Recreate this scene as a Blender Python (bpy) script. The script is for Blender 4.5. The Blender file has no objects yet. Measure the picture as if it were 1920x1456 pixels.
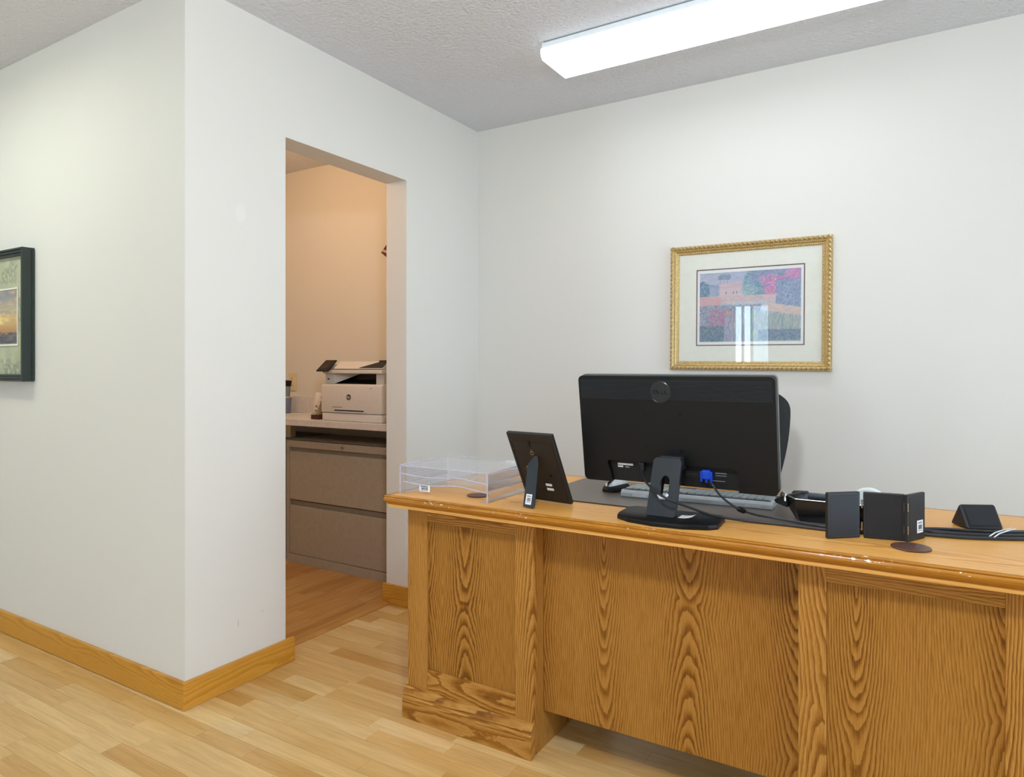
import bpy, bmesh, math, random
import numpy as np
from mathutils import Vector, Matrix
random.seed(7)
SC = bpy.context.scene
COL = SC.collection
PI = math.pi

# ------------------------------------------------------------------ camera
CAM_H = 1.140
cd = bpy.data.cameras.new('camera'); cam = bpy.data.objects.new('camera', cd); COL.objects.link(cam)
cd.sensor_fit = 'HORIZONTAL'; cd.sensor_width = 36.0
cd.lens = 1281.0/1920*36.0
cd.shift_y = -(728-688.8)/1920
cd.clip_start = 0.05; cd.clip_end = 100
cam.location = (0, 0, CAM_H)
cam.rotation_euler = (PI/2, 0, math.radians(31.43))
SC.camera = cam

# ------------------------------------------------------------------ world, exposure
w = bpy.data.worlds.new('daylight'); SC.world = w; w.use_nodes = True
bg = w.node_tree.nodes['Background']
bg.inputs[0].default_value = (0.64, 0.81, 1.0, 1); bg.inputs[1].default_value = 9.2
SC.view_settings.view_transform = 'Standard'; SC.view_settings.look = 'None'
SC.view_settings.gamma = 1.0; SC.view_settings.use_curve_mapping = False
SC.view_settings.exposure = 0.31

TUBE_POWER = 5.5        # emission strength of the fluorescent lenses
HALL_POWER = 12.0
COPY_LAMP = 11.5        # warm lamp in the copy room, watts
FLASH = 42.0             # photographer's flash beside the camera, watts

def area_portal(name, loc, rot, sx, sy):
    l = bpy.data.lights.new(name, 'AREA'); l.shape = 'RECTANGLE'; l.size = sx; l.size_y = sy
    l.cycles.is_portal = True
    o = bpy.data.objects.new(name, l); COL.objects.link(o); o.location = loc; o.rotation_euler = rot
    return o

fl = bpy.data.lights.new('camera_flash', 'POINT'); fl.energy = FLASH; fl.shadow_soft_size = 0.09
fl.color = (0.90, 0.95, 1.0)
flo = bpy.data.objects.new('camera_flash', fl); COL.objects.link(flo); flo.location = (-0.35, 0.62, 1.86)

# ------------------------------------------------------------------ dimensions
XW = -2.123      # room face of the wall with the doorway
XI = -2.248      # its copy-room face
YL = 1.378       # room face of the left wall
YB = 3.113       # back wall
CEIL = 2.436
DY0, DY1, DH = 1.796, 2.511, 2.030   # doorway
ZT = 0.728       # desk top

# ------------------------------------------------------------------ node helpers
def S(h, a=1.0):
    h = h.lstrip('#'); c = [int(h[i:i+2], 16)/255 for i in (0, 2, 4)]
    return tuple([(x/12.92 if x <= 0.04045 else ((x+0.055)/1.055)**2.4) for x in c] + [a])

class NT:
    def __init__(s, name):
        s.m = bpy.data.materials.new(name); s.m.use_nodes = True
        s.t = s.m.node_tree; s.n = s.t.nodes; s.b = s.n['Principled BSDF']; s.out = s.n['Material Output']
    def put(s, v, sock):
        if hasattr(v, 'is_output'): s.t.links.new(v, sock)
        elif v is not None:
            if hasattr(sock.default_value, '__len__') and not hasattr(v, '__len__'): v = [v]*len(sock.default_value)
            sock.default_value = v
    def M(s, op, a, b=None, c=None, clamp=False):
        n = s.n.new('ShaderNodeMath'); n.operation = op; n.use_clamp = clamp
        s.put(a, n.inputs[0])
        if b is not None: s.put(b, n.inputs[1])
        if c is not None: s.put(c, n.inputs[2])
        return n.outputs[0]
    def xyz(s, x, y, z):
        n = s.n.new('ShaderNodeCombineXYZ'); s.put(x, n.inputs[0]); s.put(y, n.inputs[1]); s.put(z, n.inputs[2]); return n.outputs[0]
    def sep(s, v):
        n = s.n.new('ShaderNodeSeparateXYZ'); s.put(v, n.inputs[0]); return n.outputs
    def noise(s, vec, scale=5, detail=2, rough=0.5, dist=0):
        n = s.n.new('ShaderNodeTexNoise'); s.put(vec, n.inputs['Vector']); n.inputs['Scale'].default_value = scale
        n.inputs['Detail'].default_value = detail; n.inputs['Roughness'].default_value = rough; n.inputs['Distortion'].default_value = dist
        return n.outputs[0]
    def white(s, v):
        n = s.n.new('ShaderNodeTexWhiteNoise'); n.noise_dimensions = '1D'; s.put(v, n.inputs['W']); return n.outputs[0]
    def ramp(s, f, stops, interp='LINEAR'):
        n = s.n.new('ShaderNodeValToRGB'); s.put(f, n.inputs[0]); r = n.color_ramp; r.interpolation = interp
        while len(r.elements) < len(stops): r.elements.new(0.5)
        for e, (p, c) in zip(r.elements, stops):
            e.position = p; e.color = c if hasattr(c, '__len__') else (c, c, c, 1)
        return n.outputs[0]
    def mix(s, f, a, b, mode='MIX'):
        n = s.n.new('ShaderNodeMix'); n.data_type = 'RGBA'; n.blend_type = mode
        s.put(f, n.inputs[0]); s.put(a, n.inputs[6]); s.put(b, n.inputs[7]); return n.outputs[2]
    def obj(s): return s.n.new('ShaderNodeTexCoord').outputs['Object']
    def pos(s): return s.n.new('ShaderNodeNewGeometry').outputs['Position']
    def rnd(s): return s.n.new('ShaderNodeObjectInfo').outputs['Random']
    def bump(s, h, strength=0.2, dist=0.01):
        n = s.n.new('ShaderNodeBump'); n.inputs['Strength'].default_value = strength; n.inputs['Distance'].default_value = dist
        s.put(h, n.inputs['Height']); s.t.links.new(n.outputs[0], s.b.inputs['Normal'])
    def fin(s, color=None, rough=None, metal=None, spec=None, coat=None):
        s.put(color, s.b.inputs['Base Color']); s.put(rough, s.b.inputs['Roughness'])
        s.put(metal, s.b.inputs['Metallic']); s.put(spec, s.b.inputs['Specular IOR Level'])
        if coat is not None: s.put(coat, s.b.inputs['Coat Weight']); s.b.inputs['Coat Roughness'].default_value = 0.12
        return s.m

def plain(name, hexc, rough=0.5, metal=0.0, spec=0.5, var=0.06, scale=40, coat=None, bump=0):
    t = NT(name); c = S(hexc); p = t.obj()
    n = t.noise(p, scale, 3)
    k0, k1 = 1-var, 1+var
    col = t.ramp(n, [(0.3, tuple(min(1, x*k0) for x in c[:3])+(1,)), (0.7, tuple(min(1, x*k1) for x in c[:3])+(1,))])
    if bump: t.bump(t.noise(p, scale*8, 2), bump, 0.002)
    return t.fin(col, rough, metal, spec, coat)

def paint(name, hexc, bump=0.05, scale=220, var=0.012, dist=0.002, marks=()):
    t = NT(name); p = t.pos(); c = S(hexc)
    n = t.noise(p, 1.3, 3)
    col = t.ramp(n, [(0.3, tuple(x*(1-var) for x in c[:3])+(1,)), (0.7, tuple(min(1, x*(1+var)) for x in c[:3])+(1,))])
    for (sx, sy, sz, rx, ry, rz, c2, k) in marks:      # scuffs and touched-up spots
        x, y, z = t.sep(p)
        d = t.M('ADD', t.M('ADD', t.M('POWER', t.M('ABSOLUTE', t.M('DIVIDE', t.M('SUBTRACT', x, sx), rx)), 2.0), t.M('POWER', t.M('ABSOLUTE', t.M('DIVIDE', t.M('SUBTRACT', y, sy), ry)), 2.0)), t.M('POWER', t.M('ABSOLUTE', t.M('DIVIDE', t.M('SUBTRACT', z, sz), rz)), 2.0))
        m_ = t.ramp(t.M('ADD', d, t.M('MULTIPLY', t.noise(p, 160, 2), 0.6)), [(0.55, k), (1.0, 0.0)])
        col = t.mix(m_, col, S(c2))
    t.bump(t.noise(p, scale, 2), bump, dist)
    return t.fin(col, 0.62, 0, 0.3)

def oak(name, mode, light, mid, dark, contrast=0.85, period=0.0062, leaf=0.2, slope=0.09, rough=0.45, coat=0.0, chips=False, wobble=1.0, spec=0.18):
    """flat-sawn oak: rings of a tilted log cut by the board, pores as streaks"""
    t = NT(name); x, y, z = t.sep(t.obj()); r = t.rnd()
    if mode == 'v': u, w_ = t.M('ADD', x, y), z
    elif mode == 'h': u, w_ = t.M('SUBTRACT', z, y), x
    elif mode == 'y': u, w_ = t.M('SUBTRACT', x, z), y
    else: u, w_ = t.M('ADD', y, t.M('MULTIPLY', z, 1.0)), x
    u = t.M('ADD', u, t.M('MULTIPLY', r, 2.37)); w_ = t.M('ADD', w_, t.M('MULTIPLY', r, 5.1))
    idx = t.M('FLOOR', t.M('DIVIDE', u, leaf))
    uu = t.M('SUBTRACT', u, t.M('MULTIPLY', t.M('ADD', idx, 0.5), leaf))
    r1 = t.white(t.M('ADD', idx, t.M('MULTIPLY', r, 91.7))); r2 = t.white(t.M('ADD', idx, t.M('MULTIPLY', r, 37.3)))
    uu = t.M('ADD', uu, t.M('MULTIPLY', t.M('SUBTRACT', r1, 0.5), leaf*0.35))
    nv = t.xyz(t.M('MULTIPLY', u, 4.0), t.M('MULTIPLY', w_, 1.5), t.M('MULTIPLY', r1, 9))
    n1 = t.M('SUBTRACT', t.noise(nv, 1.0, 2, 0.5), 0.5)
    n2 = t.M('SUBTRACT', t.noise(t.xyz(t.M('MULTIPLY', u, 30), t.M('MULTIPLY', w_, 6.0), r1), 1.0, 3, 0.6), 0.5)
    n3 = t.M('SUBTRACT', t.noise(t.xyz(t.M('MULTIPLY', u, 70), t.M('MULTIPLY', w_, 45.0), r1), 1.0, 2, 0.6), 0.5)
    D = t.M('ADD', t.M('MULTIPLY', t.M('SUBTRACT', w_, t.M('MULTIPLY', r2, 9.0)), slope), t.M('MULTIPLY', n1, 0.055*wobble))
    D = t.M('PINGPONG', D, 0.08)
    uu = t.M('ADD', uu, t.M('MULTIPLY', n1, 0.02*wobble))
    rad = t.M('SQRT', t.M('ADD', t.M('MULTIPLY', uu, uu), t.M('MULTIPLY', D, D)))
    rad = t.M('ADD', rad, t.M('ADD', t.M('MULTIPLY', n2, 0.007*wobble), t.M('MULTIPLY', n3, 0.0022)))
    ring = t.M('FRACT', t.M('DIVIDE', rad, period))
    g = t.ramp(ring, [(0.0, 1.0), (0.16, 0.95), (0.42, 0.40), (0.62, 0.08), (0.92, 0.0), (1.0, 1.0)])
    g = t.M('MULTIPLY', g, t.ramp(t.M('ABSOLUTE', uu), [(0.0, 1.0), (0.035, 1.0), (0.075, 0.62), (1.0, 0.62)]))
    pore = t.noise(t.xyz(t.M('MULTIPLY', u, 420), t.M('MULTIPLY', w_, 16), 0), 1.0, 2, 0.6)
    pm = t.ramp(pore, [(0.42, 0.0), (0.62, 1.0)])
    mask = t.M('ADD', t.M('MULTIPLY', g, 0.75*contrast), t.M('MULTIPLY', pm, 0.30*contrast), clamp=True)
    mask = t.M('MULTIPLY', mask, t.M('ADD', 0.95, t.M('MULTIPLY', n1, 0.8)), clamp=True)
    col = t.ramp(mask, [(0.0, S(light)), (0.45, S(mid)), (1.0, S(dark))])
    big = t.noise(t.xyz(t.M('MULTIPLY', u, 3), t.M('MULTIPLY', w_, 1), 2), 1.0, 2)
    col = t.mix(0.35, col, t.ramp(big, [(0.3, (0.72, 0.68, 0.62, 1)), (0.7, (1, 1, 1, 1))]), 'MULTIPLY')
    rg = rough
    if chips:
        cn = t.noise(t.xyz(t.M('MULTIPLY', x, 55), t.M('MULTIPLY', y, 55), t.M('MULTIPLY', z, 120)), 1.0, 3, 0.7)
        cl = t.noise(t.xyz(t.M('MULTIPLY', x, 4.0), t.M('MULTIPLY', y, 4), 0), 1.0, 1)
        cm = t.ramp(t.M('ADD', cn, t.M('MULTIPLY', cl, 0.55)), [(0.985, 0.0), (1.0, 1.0)])
        zm = t.ramp(z, [(0.0, 0.0), (0.712, 0.0), (0.716, 1.0), (1.0, 1.0)])
        col = t.mix(t.M('MULTIPLY', cm, zm), col, S('#e9dcc6'))
    t.bump(t.M('MULTIPLY', mask, -1), 0.12, 0.0006)
    return t.fin(col, rg, 0, spec, coat)

def board(name, axis, tones, grain=0.25, rough=0.35, coat=0.2, rnd=True):
    """lacquered light boards, one tone per board"""
    t = NT(name); x, y, z = t.sep(t.pos()); r = t.rnd()
    u, w_ = (t.M('ADD', y, z), x) if axis == 'x' else (t.M('ADD', x, z), y)
    o = t.M('MULTIPLY', r, 31.0)
    n = t.noise(t.xyz(t.M('MULTIPLY', u, 38), t.M('ADD', t.M('MULTIPLY', w_, 3.0), o), o), 1.0, 4, 0.65, 0.6)
    f = t.noise(t.xyz(t.M('MULTIPLY', u, 240), t.M('ADD', t.M('MULTIPLY', w_, 9), o), o), 1.0, 2, 0.6)
    col = t.ramp(r, [(i/(len(tones)-1), S(c)) for i, c in enumerate(tones)])
    k = t.M('ADD', t.M('MULTIPLY', n, 0.7), t.M('MULTIPLY', f, 0.3))
    sh = t.ramp(k, [(0.32, (1-grain*1.2, 1-grain*1.5, 1-grain*1.9, 1)), (0.62, (1.0, 1.0, 1.0, 1))])
    col = t.mix(1.0, col, sh, 'MULTIPLY')
    kn = t.ramp(t.noise(t.xyz(t.M('MULTIPLY', u, 26), t.M('ADD', t.M('MULTIPLY', w_, 16), o), o), 1.0, 2), [(0.2, 1.0), (0.24, 0.0)])
    col = t.mix(t.M('MULTIPLY', kn, 0.6), col, S('#7a5128'))
    return t.fin(col, rough, 0, 0.4, coat)

def emit(name, col, strength):
    t = NT(name); e = t.n.new('ShaderNodeEmission'); e.inputs[0].default_value = col; e.inputs[1].default_value = strength
    t.t.links.new(e.outputs[0], t.out.inputs[0]); return t.m

def clear(name, tint=(0.97, 0.98, 0.99, 1), gloss=0.02, ior=1.45, add=0.0, white=0.0):
    t = NT(name); n = t.n
    tr = n.new('ShaderNodeBsdfTransparent'); tr.inputs[0].default_value = tint
    gl = n.new('ShaderNodeBsdfGlossy'); gl.inputs['Roughness'].default_value = gloss; gl.inputs[0].default_value = (1, 1, 1, 1)
    lw = n.new('ShaderNodeLayerWeight'); f0 = ((ior-1)/(ior+1))**2
    mx = n.new('ShaderNodeMixShader')     # Schlick reflectance, the same for both faces of a pane
    f = t.M('ADD', f0+add, t.M('MULTIPLY', t.M('POWER', lw.outputs['Facing'], 5.0), 1-f0), clamp=True)
    t.t.links.new(f, mx.inputs[0]); t.t.links.new(tr.outputs[0], mx.inputs[1]); t.t.links.new(gl.outputs[0], mx.inputs[2])
    res = mx.outputs[0]
    if white:
        df = n.new('ShaderNodeBsdfDiffuse'); df.inputs[0].default_value = (0.85, 0.85, 0.95, 1)
        m2 = n.new('ShaderNodeMixShader'); m2.inputs[0].default_value = white
        t.t.links.new(res, m2.inputs[1]); t.t.links.new(df.outputs[0], m2.inputs[2]); res = m2.outputs[0]
    t.t.links.new(res, t.out.inputs[0]); return t.m

def vcol(name, rough=0.6):
    t = NT(name); a = t.n.new('ShaderNodeAttribute'); a.attribute_name = 'Col'
    return t.fin(a.outputs[0], rough, 0, 0.3)

# ------------------------------------------------------------------ materials
M = {}
M['wall'] = paint('wall_paint', '#e3e0d9', marks=[(XW, 1.585, 0.220, 0.02, 0.004, 0.020, '#9a9c9c', 0.35), (XW, 1.689, 0.233, 0.02, 0.006, 0.006, '#9a9c9c', 0.35), (XW, 1.596, 1.697, 0.02, 0.03, 0.05, '#eeedea', 0.35)])
M['wall_copy'] = paint('copy_room_paint', '#e3dccf')
M['ceiling'] = paint('textured_ceiling', '#d9dbe1', bump=1.0, scale=75, var=0.02, dist=0.006)
M['base_board'] = oak('golden_baseboard', 'h', '#dba042', '#c88a2c', '#a2681a', 0.55, 0.008, 0.12, 0.02, 0.34, 0.25)
M['base_board_y'] = oak('golden_baseboard_side', 'y', '#dba042', '#c88a2c', '#a2681a', 0.55, 0.008, 0.12, 0.02, 0.34, 0.25)
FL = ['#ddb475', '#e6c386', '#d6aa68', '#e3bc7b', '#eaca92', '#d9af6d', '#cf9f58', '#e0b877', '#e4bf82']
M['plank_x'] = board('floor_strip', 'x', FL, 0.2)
M['plank_y'] = board('shaded_copy_strip', 'y', ['#c9944f', '#d3a25f', '#ba8240', '#cd9b56', '#c38d47'], 0.22)  # copy room's warm shade put into the board tones, darker than the room floor
M['floor_base'] = plain('floor_joint', '#7a5a34', 0.8)
OL, OM, OD = '#c6914a', '#a9712b', '#6c3e12'
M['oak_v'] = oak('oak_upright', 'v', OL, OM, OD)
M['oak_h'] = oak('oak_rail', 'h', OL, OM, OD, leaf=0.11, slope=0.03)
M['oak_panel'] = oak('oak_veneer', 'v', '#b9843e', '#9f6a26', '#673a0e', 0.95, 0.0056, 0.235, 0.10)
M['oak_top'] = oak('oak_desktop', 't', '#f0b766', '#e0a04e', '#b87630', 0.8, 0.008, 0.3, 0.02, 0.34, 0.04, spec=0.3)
M['oak_edge'] = oak('oak_edge', 'h', '#c3852f', '#ae6e1c', '#7c470c', 0.8, 0.006, 0.12, 0.03, 0.3, 0.3, chips=True)
M['oak_edge_y'] = oak('oak_edge_side', 'y', '#c3852f', '#ae6e1c', '#7c470c', 0.8, 0.006, 0.12, 0.03, 0.3, 0.3, chips=True)
M['black'] = plain('black_plastic', '#0b0b0c', 0.45, spec=0.3, bump=0.03)
M['black_matte'] = plain('black_matte', '#15161a', 0.55)
M['rib_black'] = plain('rib_black', '#1b2026', 0.3)
M['bay_black'] = plain('bay_black', '#0a0a0b', 0.7)
M['black_gloss'] = plain('black_gloss', '#070708', 0.2)
M['black_blue'] = plain('stand_plastic', '#24292e', 0.3)
M['board_black'] = plain('black_fibreboard', '#1c1b1b', 0.5)
M['rubber'] = plain('cable_rubber', '#26282c', 0.4)
M['steel'] = plain('steel', '#b9b7b2', 0.25, 1.0)
M['brass'] = plain('dull_metal', '#9c9484', 0.35, 1.0)
M['silver'] = plain('silver_plastic', '#cdd2d4', 0.35, 0.2)
M['silver_key'] = plain('key_plastic', '#98a2a5', 0.4, 0.1)
M['white_label'] = plain('white_label', '#eceff2', 0.6)
M['ink'] = plain('label_ink', '#2a3038', 0.6)
M['grey_print'] = plain('grey_print', '#8b8f97', 0.6)
M['blue'] = plain('blue_plug', '#1248c8', 0.35)
M['blotter'] = plain('desk_pad_leatherette', '#5f544b', 0.36, var=0.1, scale=300)
M['leather'] = plain('brown_leather', '#5c3d31', 0.4)
M['acrylic'] = clear('clear_acrylic', (0.965, 0.97, 0.98, 1), 0.03, 1.3, 0.0, 0.03)
M['acrylic_edge'] = clear('acrylic_edge', (0.80, 0.79, 0.95, 1), 0.1, 1.45, 0.05, 0.4)
M['glass'] = clear('picture_glass', (0.98, 0.985, 0.98, 1), 0.0, 1.5)
M['window_glass'] = clear('window_glass', (0.95, 0.97, 0.97, 1), 0.0, 1.3)
M['dimmed_glass'] = clear('dimmed_glass', (0.62, 0.64, 0.63, 1), 0.0, 1.3)  # grey tint put in only to dim the daylight of the wide door pane
M['gold'] = plain('gilt', '#ddc592', 0.36, 0.6, var=0.25, scale=160)
M['gold_dark'] = plain('gilt_dark', '#c6a970', 0.42, 0.5, var=0.25, scale=160)  # darker gilt for the rails under the carved leaves
M['mat_cream'] = plain('cream_mat', '#eeece2', 0.8, var=0.02)
M['mat_red'] = plain('oxblood_fillet', '#6d4548', 0.7)
M['paper'] = plain('white_paper', '#f0efee', 0.8, var=0.02)
M['print'] = vcol('printed_ink')
M['green_black'] = plain('green_black_lacquer', '#24302d', 0.4)
M['green_black2'] = plain('green_black_groove', '#3a4441', 0.35)
M['putty'] = plain('putty_enamel', '#ada596', 0.42, bump=0.06)
M['putty_dark'] = plain('putty_recess', '#8f887b', 0.5)
M['grey_steel'] = plain('grey_enamel', '#7f8a88', 0.45)
M['laminate'] = plain('white_laminate', '#dcd8d6', 0.4)
M['printer'] = plain('printer_white', '#e4e1df', 0.4, var=0.02)
M['printer_grey'] = plain('printer_grey', '#cfd2d6', 0.42, var=0.03)
M['ivory'] = plain('ivory_plastic', '#e2d3ae', 0.45)
M['cup'] = plain('smoky_blue_plastic', '#7d86a0', 0.25)
M['dark_red'] = plain('dark_red_wood', '#4a1f17', 0.5)
M['pink'] = plain('pale_pink', '#d9a795', 0.6)
M['mesh_black'] = plain('chair_mesh', '#1e2426', 0.65, var=0.3, scale=600)
M['white_metal'] = plain('white_enamel', '#e6ebef', 0.4, var=0.02)
M['lens'] = emit('lit_lens', (0.90, 0.95, 1.0, 1), TUBE_POWER)
M['lens_hall'] = emit('lit_lens_hall', (0.95, 1.0, 0.84, 1), HALL_POWER)
M['lens_end'] = emit('lens_end_cap', (0.95, 0.98, 1.0, 1), TUBE_POWER*0.28)
M['lens_side'] = emit('lit_lens_side', (0.88, 0.95, 1.0, 1), TUBE_POWER*0.35)
M['lens_hall_side'] = emit('lit_lens_hall_side', (0.95, 1.0, 0.84, 1), HALL_POWER*0.35)
M['bulb'] = emit('warm_bowl', (1.0, 0.62, 0.34, 1), 2.0)
M['mint'] = plain('pale_tape', '#dfe7e2', 0.35)
M['screen'] = plain('dark_screen', '#0b0c0e', 0.15)
M['screen_warm'] = plain('panel_display', '#3a2a24', 0.2)
M['twist'] = plain('white_tie', '#eef0f2', 0.4)

# ------------------------------------------------------------------ mesh helpers
class MB:
    def __init__(s): s.bm = bmesh.new()
    def box(s, x0, x1, y0, y1, z0, z1, bev=0, seg=2, mat=None):
        g = bmesh.ops.create_cube(s.bm, size=1.0)['verts']
        for v in g:
            v.co = Vector(((x0+x1)/2+v.co.x*(x1-x0), (y0+y1)/2+v.co.y*(y1-y0), (z0+z1)/2+v.co.z*(z1-z0)))
        if bev:
            es = {e for v in g for e in v.link_edges}
            r = bmesh.ops.bevel(s.bm, geom=list(es), offset=bev, segments=seg, affect='EDGES', profile=0.5)
            g = list({v for f in r['faces'] for v in f.verts} | {v for v in g if v.is_valid})
        if mat: bmesh.ops.transform(s.bm, matrix=mat, verts=[v for v in g if v.is_valid])
        return s
    def poly(s, pts, d, bev=0, seg=2, mat=None):
        """prism: polygon pts (3-D, planar) extruded by vector d"""
        d = Vector(d); a = [s.bm.verts.new(p) for p in pts]; b = [s.bm.verts.new(Vector(p)+d) for p in pts]
        n = len(pts); fs = [s.bm.faces.new(a), s.bm.faces.new(b[::-1])]
        for i in range(n): fs.append(s.bm.faces.new((a[i], b[i], b[(i+1) % n], a[(i+1) % n])))
        bmesh.ops.recalc_face_normals(s.bm, faces=fs)
        g = a+b
        if bev:
            es = {e for v in g for e in v.link_edges}
            r = bmesh.ops.bevel(s.bm, geom=list(es), offset=bev, segments=seg, affect='EDGES', profile=0.5)
            g = list({v for f in r['faces'] for v in f.verts} | {v for v in g if v.is_valid})
        if mat: bmesh.ops.transform(s.bm, matrix=mat, verts=[v for v in g if v.is_valid])
        return s
    def tube(s, pts, r, seg=10, caps=True):
        pts = [Vector(p) for p in pts]; rings = []; up = Vector((0, 0, 1)); prev = None
        for i, p in enumerate(pts):
            t = (pts[min(i+1, len(pts)-1)]-pts[max(i-1, 0)]).normalized()
            if prev is None: a = t.cross(up if abs(t.z) < 0.9 else Vector((1, 0, 0))).normalized()
            else: a = (prev - t*prev.dot(t)).normalized()
            prev = a; b = t.cross(a); rr = r[i] if hasattr(r, '__len__') else r
            rings.append([s.bm.verts.new(p+a*math.cos(2*PI*k/seg)*rr+b*math.sin(2*PI*k/seg)*rr) for k in range(seg)])
        for A, B in zip(rings, rings[1:]):
            for k in range(seg): s.bm.faces.new((A[k], A[(k+1) % seg], B[(k+1) % seg], B[k]))
        if caps: s.bm.faces.new(rings[0][::-1]); s.bm.faces.new(rings[-1])
        return s
    def lathe(s, prof, c=(0, 0, 0), seg=32, axis='z'):
        rings = []
        for r, h in prof:
            ring = []
            for k in range(seg):
                a = 2*PI*k/seg; q = (r*math.cos(a), r*math.sin(a), h)
                if axis == 'y': q = (q[0], q[2], q[1])
                if axis == 'x': q = (q[2], q[0], q[1])
                ring.append(s.bm.verts.new(Vector(c)+Vector(q)))
            rings.append(ring)
        for A, B in zip(rings, rings[1:]):
            for k in range(seg): s.bm.faces.new((A[k], A[(k+1) % seg], B[(k+1) % seg], B[k]))
        if prof[0][0] > 1e-6: s.bm.faces.new(rings[0][::-1])
        if prof[-1][0] > 1e-6: s.bm.faces.new(rings[-1])
        bmesh.ops.remove_doubles(s.bm, verts=[v for r in rings for v in r], dist=1e-6)
        return s
    def grid(s, P):
        """P: rows of 3-D points"""
        V = [[s.bm.verts.new(p) for p in row] for row in P]
        for A, B in zip(V, V[1:]):
            for k in range(len(A)-1): s.bm.faces.new((A[k], A[k+1], B[k+1], B[k]))
        return s
    def mesh(s, name):
        bmesh.ops.recalc_face_normals(s.bm, faces=s.bm.faces[:])
        me = bpy.data.meshes.new(name); s.bm.to_mesh(me); s.bm.free(); return me

def obj(name, mb, mat, parent=None, smooth=False, loc=None, rot=None):
    me = mb.mesh(name) if isinstance(mb, MB) else mb
    o = bpy.data.objects.new(name, me); COL.objects.link(o)
    if mat is not None:
        me.materials.clear(); me.materials.append(M[mat] if isinstance(mat, str) else mat)
    if smooth:
        me.shade_smooth(); me.set_sharp_from_angle(angle=math.radians(smooth if smooth is not True else 40))
    if parent: o.parent = parent
    if loc is not None: o.location = loc
    if rot is not None: o.rotation_euler = rot
    return o

def tag(o, label, cat, group=None):
    o['label'] = label; o['category'] = cat
    if group: o['group'] = group
    return o
def thing(name, label, cat, loc=(0, 0, 0), rot=(0, 0, 0), group=None):
    o = bpy.data.objects.new(name, None); COL.objects.link(o); o.location = loc; o.rotation_euler = rot; o.empty_display_size = 0.05
    return tag(o, label, cat, group)
def struct(name, mb, mat, **k):
    o = obj(name, mb, mat, **k); o['kind'] = 'structure'; return o
def struct_root(name, loc=(0, 0, 0)):
    o = bpy.data.objects.new(name, None); COL.objects.link(o); o.location = loc; o['kind'] = 'structure'; return o
def B(*a, **k): return MB().box(*a, **k)

def spline(ctrl, n=14):
    """Catmull-Rom through control points"""
    P = [Vector(c) for c in ctrl]; P = [P[0]*2-P[1]] + P + [P[-1]*2-P[-2]]; out = []
    for i in range(1, len(P)-2):
        for k in range(n):
            t = k/n; a, b, c, d = P[i-1], P[i], P[i+1], P[i+2]
            out.append(0.5*((2*b)+(c-a)*t+(2*a-5*b+4*c-d)*t*t+(3*b-a-3*c+d)*t**3))
    out.append(P[-2]); return out

def text_mesh(txt, size, depth=0.0004):
    cu = bpy.data.curves.new('txt', 'FONT'); cu.body = txt; cu.size = size; cu.extrude = depth; cu.align_x = 'CENTER'; cu.align_y = 'CENTER'
    o = bpy.data.objects.new('txt', cu); COL.objects.link(o)
    dg = bpy.context.evaluated_depsgraph_get(); me = bpy.data.meshes.new_from_object(o.evaluated_get(dg))
    bpy.data.objects.remove(o); bpy.data.curves.remove(cu); return me

def sticker(parent, name, w_, h, mat4, bars=True):
    """white label with bars and print lines, lying in local XY of mat4"""
    lab = obj(name, B(-w_/2, w_/2, -h/2, h/2, 0, 0.0003), 'white_label', parent)
    lab.matrix_local = mat4
    mb = MB(); rs = random.Random(3); x = -w_*0.3
    while bars and x < w_*0.3:
        b = rs.choice((0.0006, 0.001, 0.0016)); mb.box(x, x+b, -h*0.22, h*0.14, 0.0003, 0.0005); x += b+rs.choice((0.0007, 0.0012))
    for yy in (0.34, 0.26, -0.32): mb.box(-w_*0.36, w_*0.34, h*yy-0.0006, h*yy+0.0006, 0.0003, 0.0005)
    obj('printed_bars', mb, 'ink', lab)
    return lab

# ================================================================== the setting
RX0, RX1, RY0 = -5.0, 2.7, -3.4
floor = struct('floor', B(RX0-0.1, RX1+0.1, RY0-0.1, YB+0.1, -0.12, -0.012), 'floor_base')
unit = MB().box(-0.5, 0.5, -0.5, 0.5, -1, 0).mesh('plank')
SW, GAP = 0.066, 0.0006
def lay(rows, mat, along, detail, stuff_mb):
    """rows: (across0, start, end); detail(a, s, e) tells whether the strip is near enough to be its own board"""
    for a0, s0, e0 in rows:
        p = s0 - random.random()*0.4
        while p < e0:
            L = random.choice((0.22, 0.3, 0.36, 0.42, 0.48, 0.55, 0.6)); a, b = max(p, s0), min(p+L, e0); p += L
            if b-a < 0.02: continue
            dz = random.uniform(-0.0002, 0)
            if detail(a0+SW/2, a, b):
                o = bpy.data.objects.new('plank', unit); COL.objects.link(o); o.parent = floor
                if along == 'x': o.location = ((a+b)/2, a0+SW/2, dz); o.scale = (b-a-GAP, SW-GAP, 0.0118)
                else: o.location = (a0+SW/2, (a+b)/2, dz); o.scale = (SW-GAP, b-a-GAP, 0.0118)
                if not o.data.materials: o.data.materials.append(None)
                o.material_slots[0].link = 'OBJECT'; o.material_slots[0].material = M[mat]
            else:
                if along == 'x': stuff_mb.box(a+GAP/2, b-GAP/2, a0+GAP/2, a0+SW-GAP/2, -0.0118, dz)
                else: stuff_mb.box(a0+GAP/2, a0+SW-GAP/2, a+GAP/2, b-GAP/2, -0.0118, dz)
rest = MB()
rows = []
y = RY0
while y < YB-0.01:
    mid = y+SW/2
    if y < YL: rows.append((y, RX0, RX1))
    elif DY0 < mid < DY1: rows.append((y, XI+0.012, RX1))
    else: rows.append((y, XW-0.02, RX1))
    y += SW
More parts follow.
